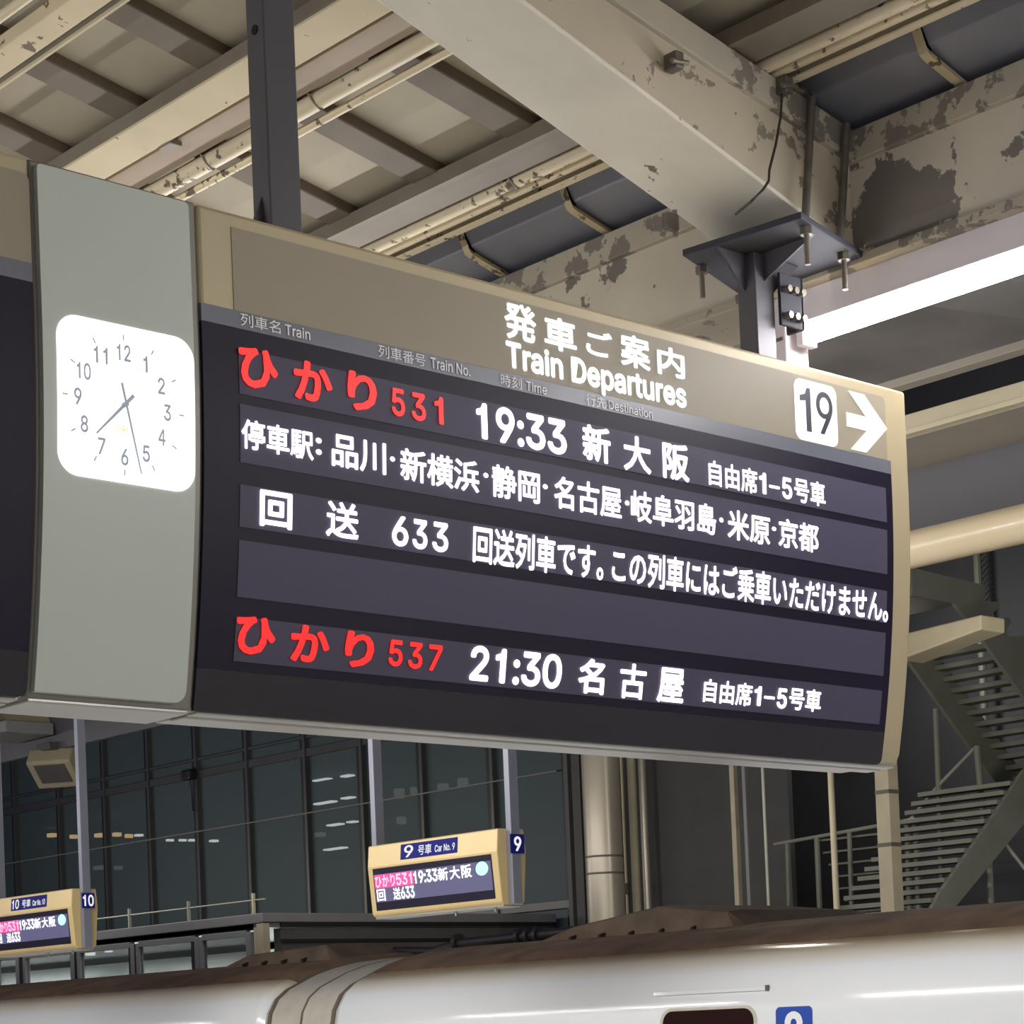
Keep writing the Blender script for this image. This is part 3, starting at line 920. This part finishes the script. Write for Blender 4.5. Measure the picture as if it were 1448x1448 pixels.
# ------------------------------------------------------------------ small car signs along the platform edge
def car_sign(y0, y1, car, label, pole_label):
    """front looks across the platform (-X), near end at y0"""
    t = thing('car_sign', (8.29, (y0 + y1) / 2, 2.3), label, 'sign', 'car signs along the platform edge')
    X, XC = 8.2, 8.30
    pr = [(X, 2.73), (X - .012, 2.60), (X + .012, 2.315), (X + .03, 2.297), (2 * XC - X - .03, 2.297), (2 * XC - X - .012, 2.315), (2 * XC - X + .012, 2.60), (2 * XC - X, 2.73)]
    MB().prism(pr, 1, y0, y1).build('housing', M['car_bezel'], t, bevel=.008, smooth=False)
    fx = lambda z: (X - .012 + (2.60 - z) / .285 * .024) if z < 2.6 else X - .012 * (2.73 - z) / .13

    def panel(ya, yb, za, zb, off, name, mat, parent):
        return MB().add([(fx(z) - o, yy, z) for o in (off, off - .004) for yy, z in ((ya, za), (yb, za), (yb, zb), (ya, zb))],
                        [(0, 1, 2, 3), (7, 6, 5, 4), (0, 4, 5, 1), (1, 5, 6, 2), (2, 6, 7, 3), (3, 7, 4, 0)]).build(name, mat, parent)

    def put(ya, yb, za, zb, off):
        return lambda u, v: (fx(za + (zb - za) * v) - off, ya + (yb - ya) * u, za + (zb - za) * v)
    n = y0
    bp = panel(n + .345, n + .865, 2.622, 2.712, .003, 'car_plate', M['blue_plate'], t)
    tag(bp, 'dark blue car number plate')
    write(car, put(n + .83 + (.02 if len(car) > 1 else 0), n + .745, 2.632, 2.703, .0045), M['white_print'], bp, .02)
    write('号車', put(n + .70, n + .575, 2.635, 2.695, .0045), M['white_print'], bp, .01)
    write('Car No. ' + car, put(n + .545, n + .365, 2.64, 2.682, .0045), M['white_print'], bp, .02)
    dk = panel(n + .05, n + 1.135, 2.335, 2.588, .002, 'display_frame', M['screen_dark'], t)
    dp = panel(n + .06, n + 1.125, 2.385, 2.552, .004, 'display', M['screen'], t)
    pk = panel(n + .755, n + 1.122, 2.468, 2.548, .006, 'red_field', M['pink_led'], dp)
    write('ひかり', put(n + 1.115, n + .925, 2.472, 2.543, .0075), M['pink_text'], dp, .03)
    write('531', put(n + .915, n + .765, 2.472, 2.543, .0075), M['pink_text'], dp, .03)
    write('19:33', put(n + .75, n + .53, 2.470, 2.545, .0075), M['lilac_led'], dp, .03)
    for k, ch in enumerate('新大阪'):
        write(ch, put(n + .525 - .105 * k, n + .435 - .105 * k, 2.470, 2.545, .0075), M['lilac_led'], dp, .02)
    MB().prism([(n + .135 + .052 * math.cos(a), 2.512 + .04 * math.sin(a)) for a in (2 * math.pi * i / 24 for i in range(24))], 0, fx(2.512) - .008, fx(2.512) - .004).build('round_mark', M['cyan_led'], dp)
    write('回', put(n + 1.11, n + 1.03, 2.39, 2.462, .0075), M['lilac_led'], dp, .02)
    write('送', put(n + .955, n + .885, 2.39, 2.462, .0075), M['lilac_led'], dp, .02)
    write('633', put(n + .88, n + .755, 2.39, 2.462, .0075), M['lilac_led'], dp, .03)
    tr = MB().box(XC - .07, XC + .07, y0 + .01, y1 - .01, 2.286, 2.298).build('base_tray', M['tray'], t, bevel=.003)
    for yy in (y0 + .1, y0 + .45):
        MB().tube([(XC - .05, yy, 2.29), (XC - .05, yy, 2.262)], .008, 8).build('stud', M['zinc'], tr)
    for yy in (y0 - .022, y1 + .022):
        MB().box(XC - .036, XC + .03, yy - .022, yy + .022, 2.30 if yy < y0 else 2.5, 4.294).build('post', M['sign_post'], t, bevel=.003)
    ep = MB().box(XC - .05, XC + .055, y0 - .052, y0 - .0445, 2.585, 2.695).build('end_plate', M['blue_plate'], t, bevel=.002)
    tag(ep, 'dark blue end plate')
    if len(car) == 1:
        a, c = XC - .026, XC + .03
    else:
        a, c = XC - .043, XC + .046
    write(car, lambda u, v: (a + (c - a) * u, y0 - .0535, 2.598 + .084 * v), M['white_print'], ep, .03)
    return t


car_sign(9.235, 10.42, '9', 'beige car nine sign with red and white text hanging below the big board', '')
car_sign(13.88, 15.07, '10', 'beige car ten sign partly cut off at the bottom left photo edge', '')

# loudspeaker hanging from the far roof
c = at(0, 8.9, 80, 1086)
sp = thing('loudspeaker', c, 'beige box loudspeaker with dark grille hanging on a rod beyond the car ten sign', 'loudspeaker')
mr = Matrix.Rotation(math.radians(35), 3, 'Z') @ Matrix.Rotation(math.radians(38), 3, 'Y')
MB().obox(c, .30, .38, .16, m=mr).build('body', M['speaker'], sp, bevel=.02)
gc = Vector(c) + mr @ Vector((-.02, 0, -.082))
MB().obox(gc, .20, .26, .008, m=mr).build('grille', M['grille'], sp, bevel=.004)
MB().tube([(c[0], c[1], c[2] + .06), (c[0] + .0, c[1], 4.31)], .018, 10).build('rod', M['cream'], sp, smooth=True)
MB().obox((c[0], c[1], c[2] + .16), .24, .2, .06).build('bracket', M['grille'], sp, bevel=.01)
c2 = at(0, 8.6, 14, 1012)
hb = thing('equipment_box', c2, 'beige equipment box under the roof at the left photo edge below the clock', 'box')
MB().obox(c2, .5, .5, .16).build('body', M['speaker'], hb, bevel=.01)
MB().obox((c2[0], c2[1], c2[2] - .13), .42, .6, .09).build('tray', M['fascia'], hb, bevel=.006)
MB().tube([(c2[0], c2[1], c2[2] + .05), (c2[0], c2[1], 4.31)], .02, 8).build('rod', M['cream'], hb, smooth=True)

# ------------------------------------------------------------------ eave tube
ev = thing('eave_pipe', (8.90, 5, 3.94), 'round cream pipe along the eave beside the departure board, bright on its underside', 'pipe')
MB().tube([(8.90, -6, 3.938), (8.90, 12.0, 3.938)], .096, 40).build('pipe', M['eave_tube'], ev, smooth=True)

# ------------------------------------------------------------------ the train
HALF = [(9.50, -0.9), (9.44, -0.3), (9.42, 0.4), (9.42, 1.15), (9.424, 1.5), (9.432, 1.65), (9.462, 1.79), (9.53, 1.90), (9.635, 1.975), (9.765, 2.03)]
TOP = [(9.765, 2.03), (9.90, 2.085), (10.08, 2.135), (10.3, 2.175), (10.55, 2.20), (10.8, 2.215), (11.1, 2.22)]
XM = 11.1
SIDE = HALF + TOP[1:]


def side_x(z):
    for (xa, za), (xb, zb) in zip(SIDE, SIDE[1:]):
        if za <= z <= zb:
            return xa + (xb - xa) * (z - za) / (zb - za)
    return 9.42


def mirror(pr):
    return pr + [(2 * XM - x, z) for x, z in reversed(pr) if abs(x - XM) > 1e-6]


def train_car(y0, y1, label):
    t = thing('train_car', (XM, (y0 + y1) / 2, -0.9), label, 'train')
    # ends pull in a little, like the rounded end of the body
    secs = [(y0, .05), (y0 + .03, .018), (y0 + .09, 0), (y1 - .09, 0), (y1 - .03, .018), (y1, .05)]
    full = mirror(SIDE)
    n = len(full)

    def shell(pr, name, mat, close):
        b = MB()
        V, Fc = [], []
        for yy, d in secs:
            for x, z in pr:
                s = 1 - d * .6
                V.append((XM + (x - XM) * s, yy, z - d * .8 * max(0, (z - 1.4)) / .8))
        k = len(pr)
        for i in range(len(secs) - 1):
            for j in range(k - 1 + (1 if close else 0)):
                Fc.append((i * k + j, i * k + (j + 1) % k, (i + 1) * k + (j + 1) % k, (i + 1) * k + j))
        if close:
            Fc += [tuple(range(k)), tuple(range(len(V) - k, len(V)))]
        return b.add(V, Fc).build(name, mat, t, smooth=True)
    shell([(x, z) for x, z in mirror(HALF)], 'body', M['train'], True)
    rp = [(x - .003 * (1 if x < XM else -1), z + .004) for x, z in mirror(TOP)]
    rp += [(2 * XM - 9.80, 2.0), (9.80, 2.0)]
    shell(rp, 'roof', M['train_roof'], True)
    return t


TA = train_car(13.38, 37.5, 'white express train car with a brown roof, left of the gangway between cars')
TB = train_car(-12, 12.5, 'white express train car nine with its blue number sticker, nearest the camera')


def fairing(t, y0, y1, ypk, z1, name='roof_fairing', slope=.18, x0=10.15):
    b = MB()
    rows = [(y0, 2.19), (y0 + slope, 2.30), (ypk, z1), (y1 - slope * 2.2, 2.285), (y1, 2.19)]
    V, Fc = [], []
    for yy, z in rows:
        V += [(x0 - .04, yy, 2.12), (x0 + .06, yy, z - .012), (x0 + .2, yy, z), (2 * XM - x0 - .2, yy, z), (2 * XM - x0 - .06, yy, z - .012), (2 * XM - x0 + .04, yy, 2.12)]
    for i in range(len(rows) - 1):
        for j in range(6):
            Fc.append((i * 6 + j, i * 6 + (j + 1) % 6, (i + 1) * 6 + (j + 1) % 6, (i + 1) * 6 + j))
    Fc += [tuple(range(6)), tuple(range(len(V) - 6, len(V)))]
    f = b.add(V, Fc).build(name, M['fairing'], t, bevel=.01)
    k = int((y1 - y0) / .3)
    for i in range(1, k):
        yy = y0 + .12 + (y1 - y0 - .3) * i / k
        MB().tube([(x0 - .035, yy, 2.185), (x0 + .02, yy, 2.20)], .016, 8).build('bolt', M['hv_cable'], f)
    return f


fairing(TA, 13.55, 15.2, 13.75, 2.315, x0=10.3)
fairing(TB, 9.35, 11.38, 10.15, 2.372, x0=10.35)
hv = thing('roof_cable', (11, 12.4, 2.25), 'black ribbed cable joint on the train roof between the two brown fairings', 'cable')
MB().tube([(11.0, 13.8, 2.25), (11.0, 13.2, 2.215), (11.0, 12.9, 2.262), (11.0, 12.2, 2.27), (11.0, 11.3, 2.285)], .036, 12).build('cable', M['hv_cable'], hv, smooth=True)
for yy in (12.18, 12.08, 11.98, 12.9):
    MB().tube([(11.0, yy - .02, 2.275), (11.0, yy + .02, 2.275)], .062, 14).build('collar', M['hv_cable'], hv, smooth=True)
MB().box(10.94, 11.06, 12.9, 13.1, 2.19, 2.24).build('foot', M['hv_cable'], hv)

gw = thing('gangway_hood', (XM, 12.94, 0), 'pale curved gangway hood between the two white train cars', 'gangway')
pr = [(XM + (x - XM) * .968, z - .035 * max(0, z - 1.2)) for x, z in mirror(SIDE)]
MB().prism(pr, 1, 12.505, 13.375).build('hood', M['bellows'], gw, smooth=True)
for yy in (12.55, 13.33):
    MB().prism([(XM + (x - XM) * 1.006, z + .004) for x, z in pr], 1, yy - .02, yy + .02).build('ring', M['seam'], gw, smooth=True)
MB().prism([(XM + (x - XM) * 1.003, z + .002) for x, z in pr], 1, 12.925, 12.945).build('ring', M['seam'], gw, smooth=True)

# door window, gutter over the door, car number sticker
def side_patch(ya, yb, za, zb, off, name, mat, parent, r=.06, thick=.006):
    out = []
    for cx, cz, a0 in ((yb - r, zb - r, 0), (ya + r, zb - r, 90), (ya + r, za + r, 180), (yb - r, za + r, 270)):
        for i in range(7):
            a = math.radians(a0 + 15 * i)
            out.append((cx + r * math.cos(a), cz + r * math.sin(a)))
    n = len(out)
    V = [(side_x(z) - off, yy, z) for yy, z in out] + [(side_x(z) - off + thick, yy, z) for yy, z in out]
    return MB().add(V, [tuple(range(n)), tuple(range(2 * n - 1, n - 1, -1))] + [(i, (i + 1) % n, n + (i + 1) % n, n + i) for i in range(n)]).build(name, mat, parent)


wf = side_patch(8.435, 9.215, 0.75, 1.672, .004, 'door_window_frame', M['bellows'], TB, .09)
side_patch(8.46, 9.19, 0.78, 1.655, .006, 'door_window', M['train_win'], wf, .075)
st = side_patch(8.02, 8.29, 1.38, 1.652, .005, 'number_sticker', M['sticker_blue'], TB, .03)
tag(st, 'blue number sticker')
write('9', lambda u, v: (side_x(1.43 + .195 * v) - .0065, 8.222 - .135 * u, 1.43 + .195 * v), M['sticker_white'], st, .05)
gx = side_x(1.77)
go = MB().add([(side_x(z) - o, yy, z) for o in (.014, -.004) for yy, z in ((8.37, 1.752), (9.28, 1.752), (9.28, 1.776), (8.37, 1.776))],
              [(0, 1, 2, 3), (7, 6, 5, 4), (0, 4, 5, 1), (1, 5, 6, 2), (2, 6, 7, 3), (3, 7, 4, 0)]).build('door_gutter', M['train'], TB, bevel=.003)
MB().box(gx - .018, gx - .002, 8.355, 8.375, 1.75, 1.782).build('end_stop', M['seam'], go)

# ------------------------------------------------------------------ glass building beyond the track
XG = 23.8
GB = thing('glass_building', (XG, 34, 3.3), 'dark glass curtain wall building beyond the train, behind the car signs', 'building')
ys = [46.0, 44.2, 42.47, 40.6, 38.8, 37.14, 35.45, 33.76, 31.95, 30.3, 28.65, 26.85, 25.05]
for a in ys:
    m = MB().box(XG - .10, XG + .05, a - .09, a - .02, 2.6, 11.5).build('mullion', M['mullion'], GB)
    MB().box(XG - .06, XG + .06, a - .02, a + .10, 2.6, 11.5).build('black_strip', M['mullion_black'], m)  # black strip along one side of the mullion
for a, c in zip(ys, ys[1:]):
    MB().box(XG + .0, XG + .03, c + .1, a - .09, 2.6, 11.5).build('pane', M['glass'], GB)
for zz, h in ((3.42, .12), (6.62, .14), (6.95, .05), (9.8, .14)):
    MB().box(XG - .07, XG + .02, 25.0, 46, zz, zz + h).build('transom', M['mullion'], GB)
MB().tube([(XG - .12, 46, 5.55), (XG - .12, 25.2, 5.6)], .013, 6).build('tension_rod', M['rail'], GB)
MB().box(XG + 4, XG + 4.2, 25, 60, 2, 12).build('back_wall', M['room'], GB)
MB().box(XG + .1, XG + 4, 25, 60, 6.45, 6.7).build('floor_slab', M['room'], GB)
MB().box(XG + .1, XG + 4, 25, 60, 2.3, 2.5).build('floor_slab', M['room'], GB)
MB().box(XG + .1, XG + 4, 25, 60, 11.4, 11.6).build('floor_slab', M['room'], GB)
MB().box(XG - .1, XG + 4.2, 24.7, 25.0, 2, 12).build('end_wall', M['wall_dark'], GB)


def glow_at(x, y, w, h, mat, label, group, X=XG + 1.4):
    c = at(0, X, x, y)
    k = math.hypot(c[0], c[1]) / F_PX
    o = MB().box(c[0], c[0] + .15, c[1] - w * k * .55, c[1] + w * k * .55, c[2] - h * k / 2, c[2] + h * k / 2).build('lamp_or_reflection', M[mat])
    return tag(o, label, 'lamp', group)


for x, y, w in ((69, 1181, 10), (137, 1181, 13), (161, 1180, 8), (100, 1183, 6), (178, 1182, 6)):
    glow_at(x, y, w, 5, 'warm_lamp', 'small warm lamp glowing behind the dark glass facade', 'warm lamps behind the glass')
for x, y, w in ((192, 1181, 8), (236, 1188, 5), (254, 1188, 5), (268, 1188, 7), (298, 1189, 8)):
    glow_at(x, y, w, 3, 'cool_glow', 'small white lamp glinting behind the dark glass facade', 'white lamps behind the glass')
for i, (x, y, w) in enumerate(((450, 1102, 34), (487, 1097, 18), (455, 1135, 40), (488, 1128, 20), (470, 1166, 26), (494, 1162, 14), (470, 1200, 40), (455, 1072, 30), (488, 1066, 16))):  # reflections of a lit staircase, built as glowing strips behind the glass
    glow_at(x, y, w, 2.2, 'cool_glow', 'thin pale reflection streak in the dark glass left of the car nine sign', 'reflection streaks in the glass')
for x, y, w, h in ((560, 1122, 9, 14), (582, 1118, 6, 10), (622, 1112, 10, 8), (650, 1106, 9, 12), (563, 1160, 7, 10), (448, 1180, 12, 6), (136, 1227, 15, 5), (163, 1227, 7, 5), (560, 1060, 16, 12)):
    glow_at(x, y, w, h, 'dim_lamp', 'faint grey gleam deep behind the dark glass facade', 'faint gleams behind the glass')

c = at(0, XG - .2, 267, 1096)
fd = thing('facade_spotlight', c, 'small black spotlight with a dangling cable on the dark glass facade', 'spotlight')
MB().obox(c, .2, .3, .2).build('body', M['mullion_black'], fd, bevel=.04)
MB().tube([c, at(0, XG - .15, 271, 1120), at(0, XG - .15, 273, 1147)], .02, 6).build('cable', M['mullion_black'], fd)
MB().box(XG - .15, XG - .102, c[1] - .05, c[1] + .05, c[2] - .03, c[2] + .03).build('bracket', M['mullion_black'], fd)

# low annex in front of the glass building, with a lit ground floor
XP = 18.0
c0 = at(0, XP, 373, 1291)
YC, ZT = c0[1], c0[2]
AN = thing('annex', (XP, YC, 1), 'low grey annex with lit windows between the train and the glass building', 'building')
ZB = at(0, XP, 373, 1303)[2]
MB().box(XP, XG - .2, YC + .02, 46, ZT - .2, ZT - .02).build('roof', M['fascia'], AN)
MB().box(XP - .06, XP, YC, 46, ZT - .14, ZT).build('fascia', M['fascia'], AN, bevel=.01)
MB().box(XP - .06, XG - .2, YC - .04, YC, ZT - .13, ZT).build('fascia', M['fascia'], AN, bevel=.01)
MB().box(XP + .3, XG - .2, YC + .02, YC + .2, 0, ZT - .21).build('side_wall', M['wall_dark'], AN)
for zz in (ZT - .19, ZT - .42, ZT - .75):
    MB().box(XP + .28, XG - .2, YC - .02, YC + .03, zz, zz + .05).build('trim', M['mullion_black'], AN)
MB().box(XP + 3, XP + 3.1, YC + .2, 46, 0, ZT - .32).build('back_wall', M['room_light'], AN)
MB().box(XP + .1, XP + 3, YC + .2, 46, 1.2, 1.3).build('floor_slab', M['room_light'], AN)
MB().box(XP - .05, XP + .08, YC - .02, YC + .13, 0, ZT - .14).build('corner_post', M['stone'], AN, bevel=.01)
MB().box(XP - .02, XP + .06, YC + .17, YC + .24, 0, ZT - .14).build('corner_post', M['stone'], AN, bevel=.01)
px_x = lambda x: at(0, XP, x, 1340)[1]
edges = [(-45, -12), (-4, 23), (37, 101), (114, 186), (198, 277), (288, 350)]
for i, (a, c) in enumerate(edges):
    ya, yb = px_x(c), px_x(a)
    fz = ZT - .27
    f = MB()
    for (q0, q1, z0, z1) in ((ya - .11, ya, 1.3, fz + .02), (yb, yb + .08, 1.3, fz + .02), (ya, yb, fz - .04, fz + .05)):
        f.box(XP - .03, XP + .06, q0, q1, z0, z1)
    f = f.build('window_frame', M['fascia'], AN, bevel=.006)
    MB().box(XP + .01, XP + .03, ya, yb, 1.3, fz - .04).build('pane', M['shop_glass'], f)
    MB().box(XP - .02, XP + .06, yb + .08, yb + .3, 1.3, fz).build('pier', M['mullion_black'], f)
for (x, y, w, h, lb) in ((8, 1345, 30, 5, 'leftmost white light strip inside the annex windows below the car ten sign'),
                         (66, 1341, 54, 5, 'long white light strip inside the annex window under the car ten sign'),
                         (124, 1349, 12, 4, 'short white light inside the annex window beside the car ten sign'),
                         (150, 1345, 7, 3, 'tiny white light inside the annex window beyond the car ten sign')):
    c = at(0, XP + 1.2, x, y)
    k = math.hypot(c[0], c[1]) / F_PX
    tag(MB().box(c[0], c[0] + .1, c[1] - w * k * .55, c[1] + w * k * .55, c[2] - h * k / 2, c[2] + h * k / 2).build('lamp_or_reflection', M['cool_glow']), lb, 'lamp')
for yy, wt in ((28, 260), (32, 300), (36.5, 500), (41, 500)):
    d = bpy.data.lights.new('annex_room_light', 'AREA')
    d.size, d.size_y, d.shape, d.energy, d.color = 2.0, 3.5, 'RECTANGLE', wt * .8, (.97, 1, .99)
    o = bpy.data.objects.new('annex_room_light', d)
    COL.objects.link(o)
    o.location = (XP + 1.6, yy, ZT - .36)
MB().box(XP + .0, XP + .06, YC + .25, 46, ZT - .225, ZT - .14).build('recess', M['mullion_black'], AN)
# handrail on the annex roof
ra = thing('roof_railing', (XP + .25, 30, ZT), 'thin grey railing on the annex roof in front of the dark glass', 'railing')
zr = at(0, XP + .25, 300, 1280)[2]
MB().tube([(XP + .25, YC + .3, zr + .0), (XP + .25, 36.5, zr)], .011, 8).build('handrail', M['rail'], ra, smooth=True)
for x in (183, 267, 359):
    yy = at(0, XP + .25, x, 1290)[1]
    MB().box(XP + .23, XP + .27, yy - .018, yy + .018, ZT - .02, zr + .1).build('post', M['stone'] if x == 359 else M['rail'], ra)

# ------------------------------------------------------------------ columns, pipes and posts of the yard on the right
struct(MB().box(29, 29.3, 5, 60, -1, 22).build('wall_far', M['stair_dark']))
struct(MB().box(24.6, 24.7, 21.2, 24.6, -1, 12).build('wall_recess', M['wall_dark']))


def upright(x, y0, y1, X, kind, w_px, mat, name, label, cat, group=None, z_top=None, dark=None):
    c = at(0, X, x, (y0 + y1) / 2)
    k = math.hypot(c[0], c[1]) / F_PX
    zt = z_top or at(0, X, x, y0)[2]
    t = thing(name, (c[0], c[1], 0), label, cat, group)
    if kind == 'round':
        MB().tube([(c[0], c[1], 0), (c[0], c[1], zt)], w_px * k / 2, 32).build('shaft', mat, t, smooth=True)
    else:
        MB().obox((c[0], c[1], zt / 2), w_px * k * .7, w_px * k * .72, zt, rz=-YAW * .0).build('shaft', mat, t, bevel=.01)
    return t, c, k


t, c, k = upright(853, 1065, 1300, 22.3, 'round', 54, M['column'], 'column', 'thick round cream column beyond the train roof right of the car nine sign', 'column', z_top=9)
for yy in (1212, 1236):
    z = at(0, 22.3, 853, yy)[2]
    MB().tube([(c[0], c[1], z - .015), (c[0], c[1], z + .015)], 27.6 * k, 32).build('band', M['band'], t, smooth=True)
t, c, k = upright(883, 1065, 1300, 22.95, 'round', 4, M['cream'], 'downpipe', 'thin pale pipe just right of the thick round column', 'pipe', z_top=9)
z = at(0, 22.95, 883, 1257)[2]
MB().tube([(c[0], c[1], z - .08), (c[0], c[1], z + .08)], .055, 10).build('bracket', M['band'], t, smooth=True)
upright(897, 1065, 1300, 22.9, 'round', 13, M['stone'], 'downpipe', 'beige downpipe second to the right of the thick round column', 'pipe', z_top=9)
upright(912, 1065, 1300, 22.9, 'round', 11, M['column'], 'downpipe', 'pale downpipe farthest from the thick round column', 'pipe', z_top=9)
upright(926, 1065, 1300, 23.2, 'box', 14, M['wall_dark'], 'steel_post', 'dark grey post just right of the three downpipes', 'post', z_top=9)
upright(806, 1065, 1300, 23.0, 'box', 12, M['wall_dark'], 'steel_post', 'dark grey post between dark glass wall and thick round column', 'post', z_top=9)
upright(1041, 1080, 1300, 22.5, 'box', 12, M['stone'], 'steel_post', 'wider cream post of the close pair behind the board\'s lower edge', 'post', z_top=9)
upright(1057, 1080, 1300, 22.9, 'box', 9, M['fascia'], 'steel_post', 'greyer post right beside the wider cream post', 'post', z_top=9)
upright(1083, 1080, 1300, 21.8, 'round', 5, M['rail'], 'steel_post', 'thinnest pale pole between the close pair and the bright post', 'post', z_top=9)
upright(1179, 1080, 1300, 21.8, 'round', 9, M['cream'], 'steel_post', 'bright slim post beneath the board\'s lower right corner', 'post', z_top=9)
t, c, k = upright(1257, 1060, 1300, 21.5, 'box', 33, M['stone'], 'stone_pillar', 'square cream pillar with dark bands right below the board\'s corner', 'pillar', z_top=9)
for yy in (1120, 1195):
    z = at(0, 21.5, 1257, yy)[2]
    MB().obox((c[0], c[1], z), 33 * k * .72, 33 * k * .74, .05).build('band', M['band'], t)

# stairs of steel: two flights with open treads
SY0, SY1 = 17.0, 18.4
ST = thing('steel_staircase', (25, SY0, 0), 'grey steel outdoor staircase with open treads at the right photo edge', 'staircase')


def poly_y(pts, Y, th, name, mat, parent, bevel=0.0):
    q = [at(1, Y, *p) for p in pts]
    return MB().prism([(p[0], p[2]) for p in q], 1, Y, Y + th).build(name, mat, parent, bevel)


poly_y([(1286, 915), (1286, 935), (1320, 983), (1448, 1162), (1500, 1235), (1500, 1165), (1448, 1095), (1330, 930), (1312, 910)], SY1, .06, 'stringer', M['stair'], ST)
zig = [(1290, 803), (1392, 827), (1394, 836), (1388, 843), (1390, 850), (1412, 851), (1413, 858), (1405, 866), (1407, 874), (1428, 873), (1430, 881), (1423, 890), (1426, 900), (1450, 899), (1500, 985)]
poly_y(zig + [(1500, 1060), (1448, 985), (1398, 915), (1372, 880), (1350, 853), (1290, 842)], SY0, .06, 'stringer', M['stair'], ST)
a0, a1 = at(1, SY1, 1318, 928), at(1, SY1, 1470, 1145)
n = 15
for i in range(n):
    p = a0 + (a1 - a0) * i / (n - 1)
    MB().box(p[0] - .13, p[0] + .11, SY0 + .06, SY1, p[2] - .05, p[2] + .02).build('tread', M['stair'], ST, bevel=.005)
pl = at(1, SY0, 1290, 822)
MB().box(pl[0] - 1.0, pl[0] + 1.6, SY0 + .05, SY1, pl[2] - .06, pl[2] + .0).build('landing', M['stair'], ST)
# lower flight, turning back
poly_y([(1448, 1090), (1500, 1040), (1500, 1110), (1448, 1165), (1345, 1290), (1310, 1300), (1330, 1262), (1398, 1165)], SY0 - .4, .06, 'stringer', M['stair'], ST)
b0, b1 = at(1, SY0 - .4, 1440, 1106), at(1, SY0 - .4, 1318, 1286)
for i in range(14):
    p = b0 + (b1 - b0) * i / 13
    MB().box(p[0] - .12, p[0] + .12, SY0 - .35, SY0 + 1.15, p[2] - .04, p[2] + .02).build('tread', M['stair'], ST, bevel=.005)
b0, b1 = at(1, SY1 + .5, 1238, 1180), at(1, SY1 + .5, 1238, 1300)
for i in range(8):
    p = b0 + (b1 - b0) * i / 7
    MB().box(p[0] - .05 + .12 * i, p[0] + .2 + .12 * i, SY1 + .3, SY1 + 1.5, p[2] - .015, p[2] + .015).build('tread', M['stair'], ST, bevel=.005)


def yard_rail(name, label, rails, posts, X, cat='railing'):
    c = at(0, X, *rails[0][0])
    t = thing(name, (c[0], c[1], 1.5), label, cat)
    for ln in rails:
        MB().tube([at(0, X, *q) for q in ln], .026, 8).build('handrail', M['rail'], t, smooth=True)
    for x, y0, x1, y1, w in posts:
        a, c = at(0, X, x, y0), at(0, X, x1, y1)
        k = math.hypot(a[0], a[1]) / F_PX
        MB().tube([a, c], w * k / 2, 8).build('post', M['stair'], t, smooth=True)
    return t


yard_rail('yard_railing', 'grey railing in front of the lower steps beside the cream pillar', [[(1095, 1194), (1285, 1160)], [(1285, 1160), (1300, 1158), (1400, 1166)], [(1400, 1166), (1448, 1227), (1480, 1266)]],
          [(1283, 1162, 1287, 1290, 9), (1295, 1162, 1300, 1290, 9), (1397, 1168, 1402, 1284, 9), (1113, 1192, 1116, 1300, 6), (1155, 1184, 1160, 1300, 8), (1201, 1176, 1205, 1300, 7)], 23.6)
yard_rail('stair_handrail', 'sloping handrail with two posts rising to the steel staircase', [[(1288, 1158), (1326, 1112), (1378, 1058)]],
          [(1323, 1002, 1332, 1245, 8), (1381, 1055, 1391, 1165, 9)], 24.2)
dc = tag(MB().prism([(q[1], q[2]) for q in (at(0, 22.0, 1270, 898), at(0, 22.0, 1387, 869), at(0, 22.0, 1387, 890), at(0, 22.0, 1270, 934))], 0, 22.0, 22.5).build('canopy_box', M['cream'], bevel=.02),
         'cream tapering box canopy jutting out in front of the steel staircase', 'canopy')
mf = thing('mesh_fence', at(1, 20.5, 1420, 820), 'dark wire mesh fence above the staircase at the right photo edge', 'fence')
f0, f1 = at(1, 20.5, 1385, 860), at(1, 20.5, 1470, 760)
b = MB()
nx = 14
for i in range(-nx, nx):
    x0 = f0[0] + (f1[0] - f0[0]) * i / nx
    for s in (1,):
        p0 = [x0, f0[2]]
        p1 = [x0 + (f1[0] - f0[0]), f1[2]]
        if p1[0] < f0[0] or p0[0] > f1[0]: continue
        if p0[0] < f0[0]:
            tt = (f0[0] - p0[0]) / (p1[0] - p0[0]); p0 = [f0[0], p0[1] + (p1[1] - p0[1]) * tt]
        if p1[0] > f1[0]:
            tt = (f1[0] - p0[0]) / (p1[0] - p0[0]); p1 = [f1[0], p0[1] + (p1[1] - p0[1]) * tt]
        b.tube([(p0[0], 20.5, p0[1]), (p1[0], 20.5, p1[1])], .012, 5)
b.build('wire_mesh', M['stair'], mf)
MB().tube([(f0[0], 20.5, f0[2] - 2), (f0[0], 20.5, f1[2] + .5)], .06, 8).build('post', M['stair'], mf, smooth=True)
MB().tube([(f0[0], 20.5, f0[2]), (f1[0], 20.5, f0[2])], .03, 8).build('rail', M['stair'], mf, smooth=True)
for lx, ly, lz, en in ((20.0, 11.0, 5.0, 360), (20.5, 20.0, 8.5, 75), (26.5, 20.5, 7.0, 130)):  # fill lights added to brighten stairs, columns and back wall
    d = bpy.data.lights.new('yard_fill', 'POINT')
    d.energy, d.shadow_soft_size, d.color = en, .3, (1, .95, .84)
    o = bpy.data.objects.new('yard_fill', d)
    COL.objects.link(o)
    o.location = (lx, ly, lz)
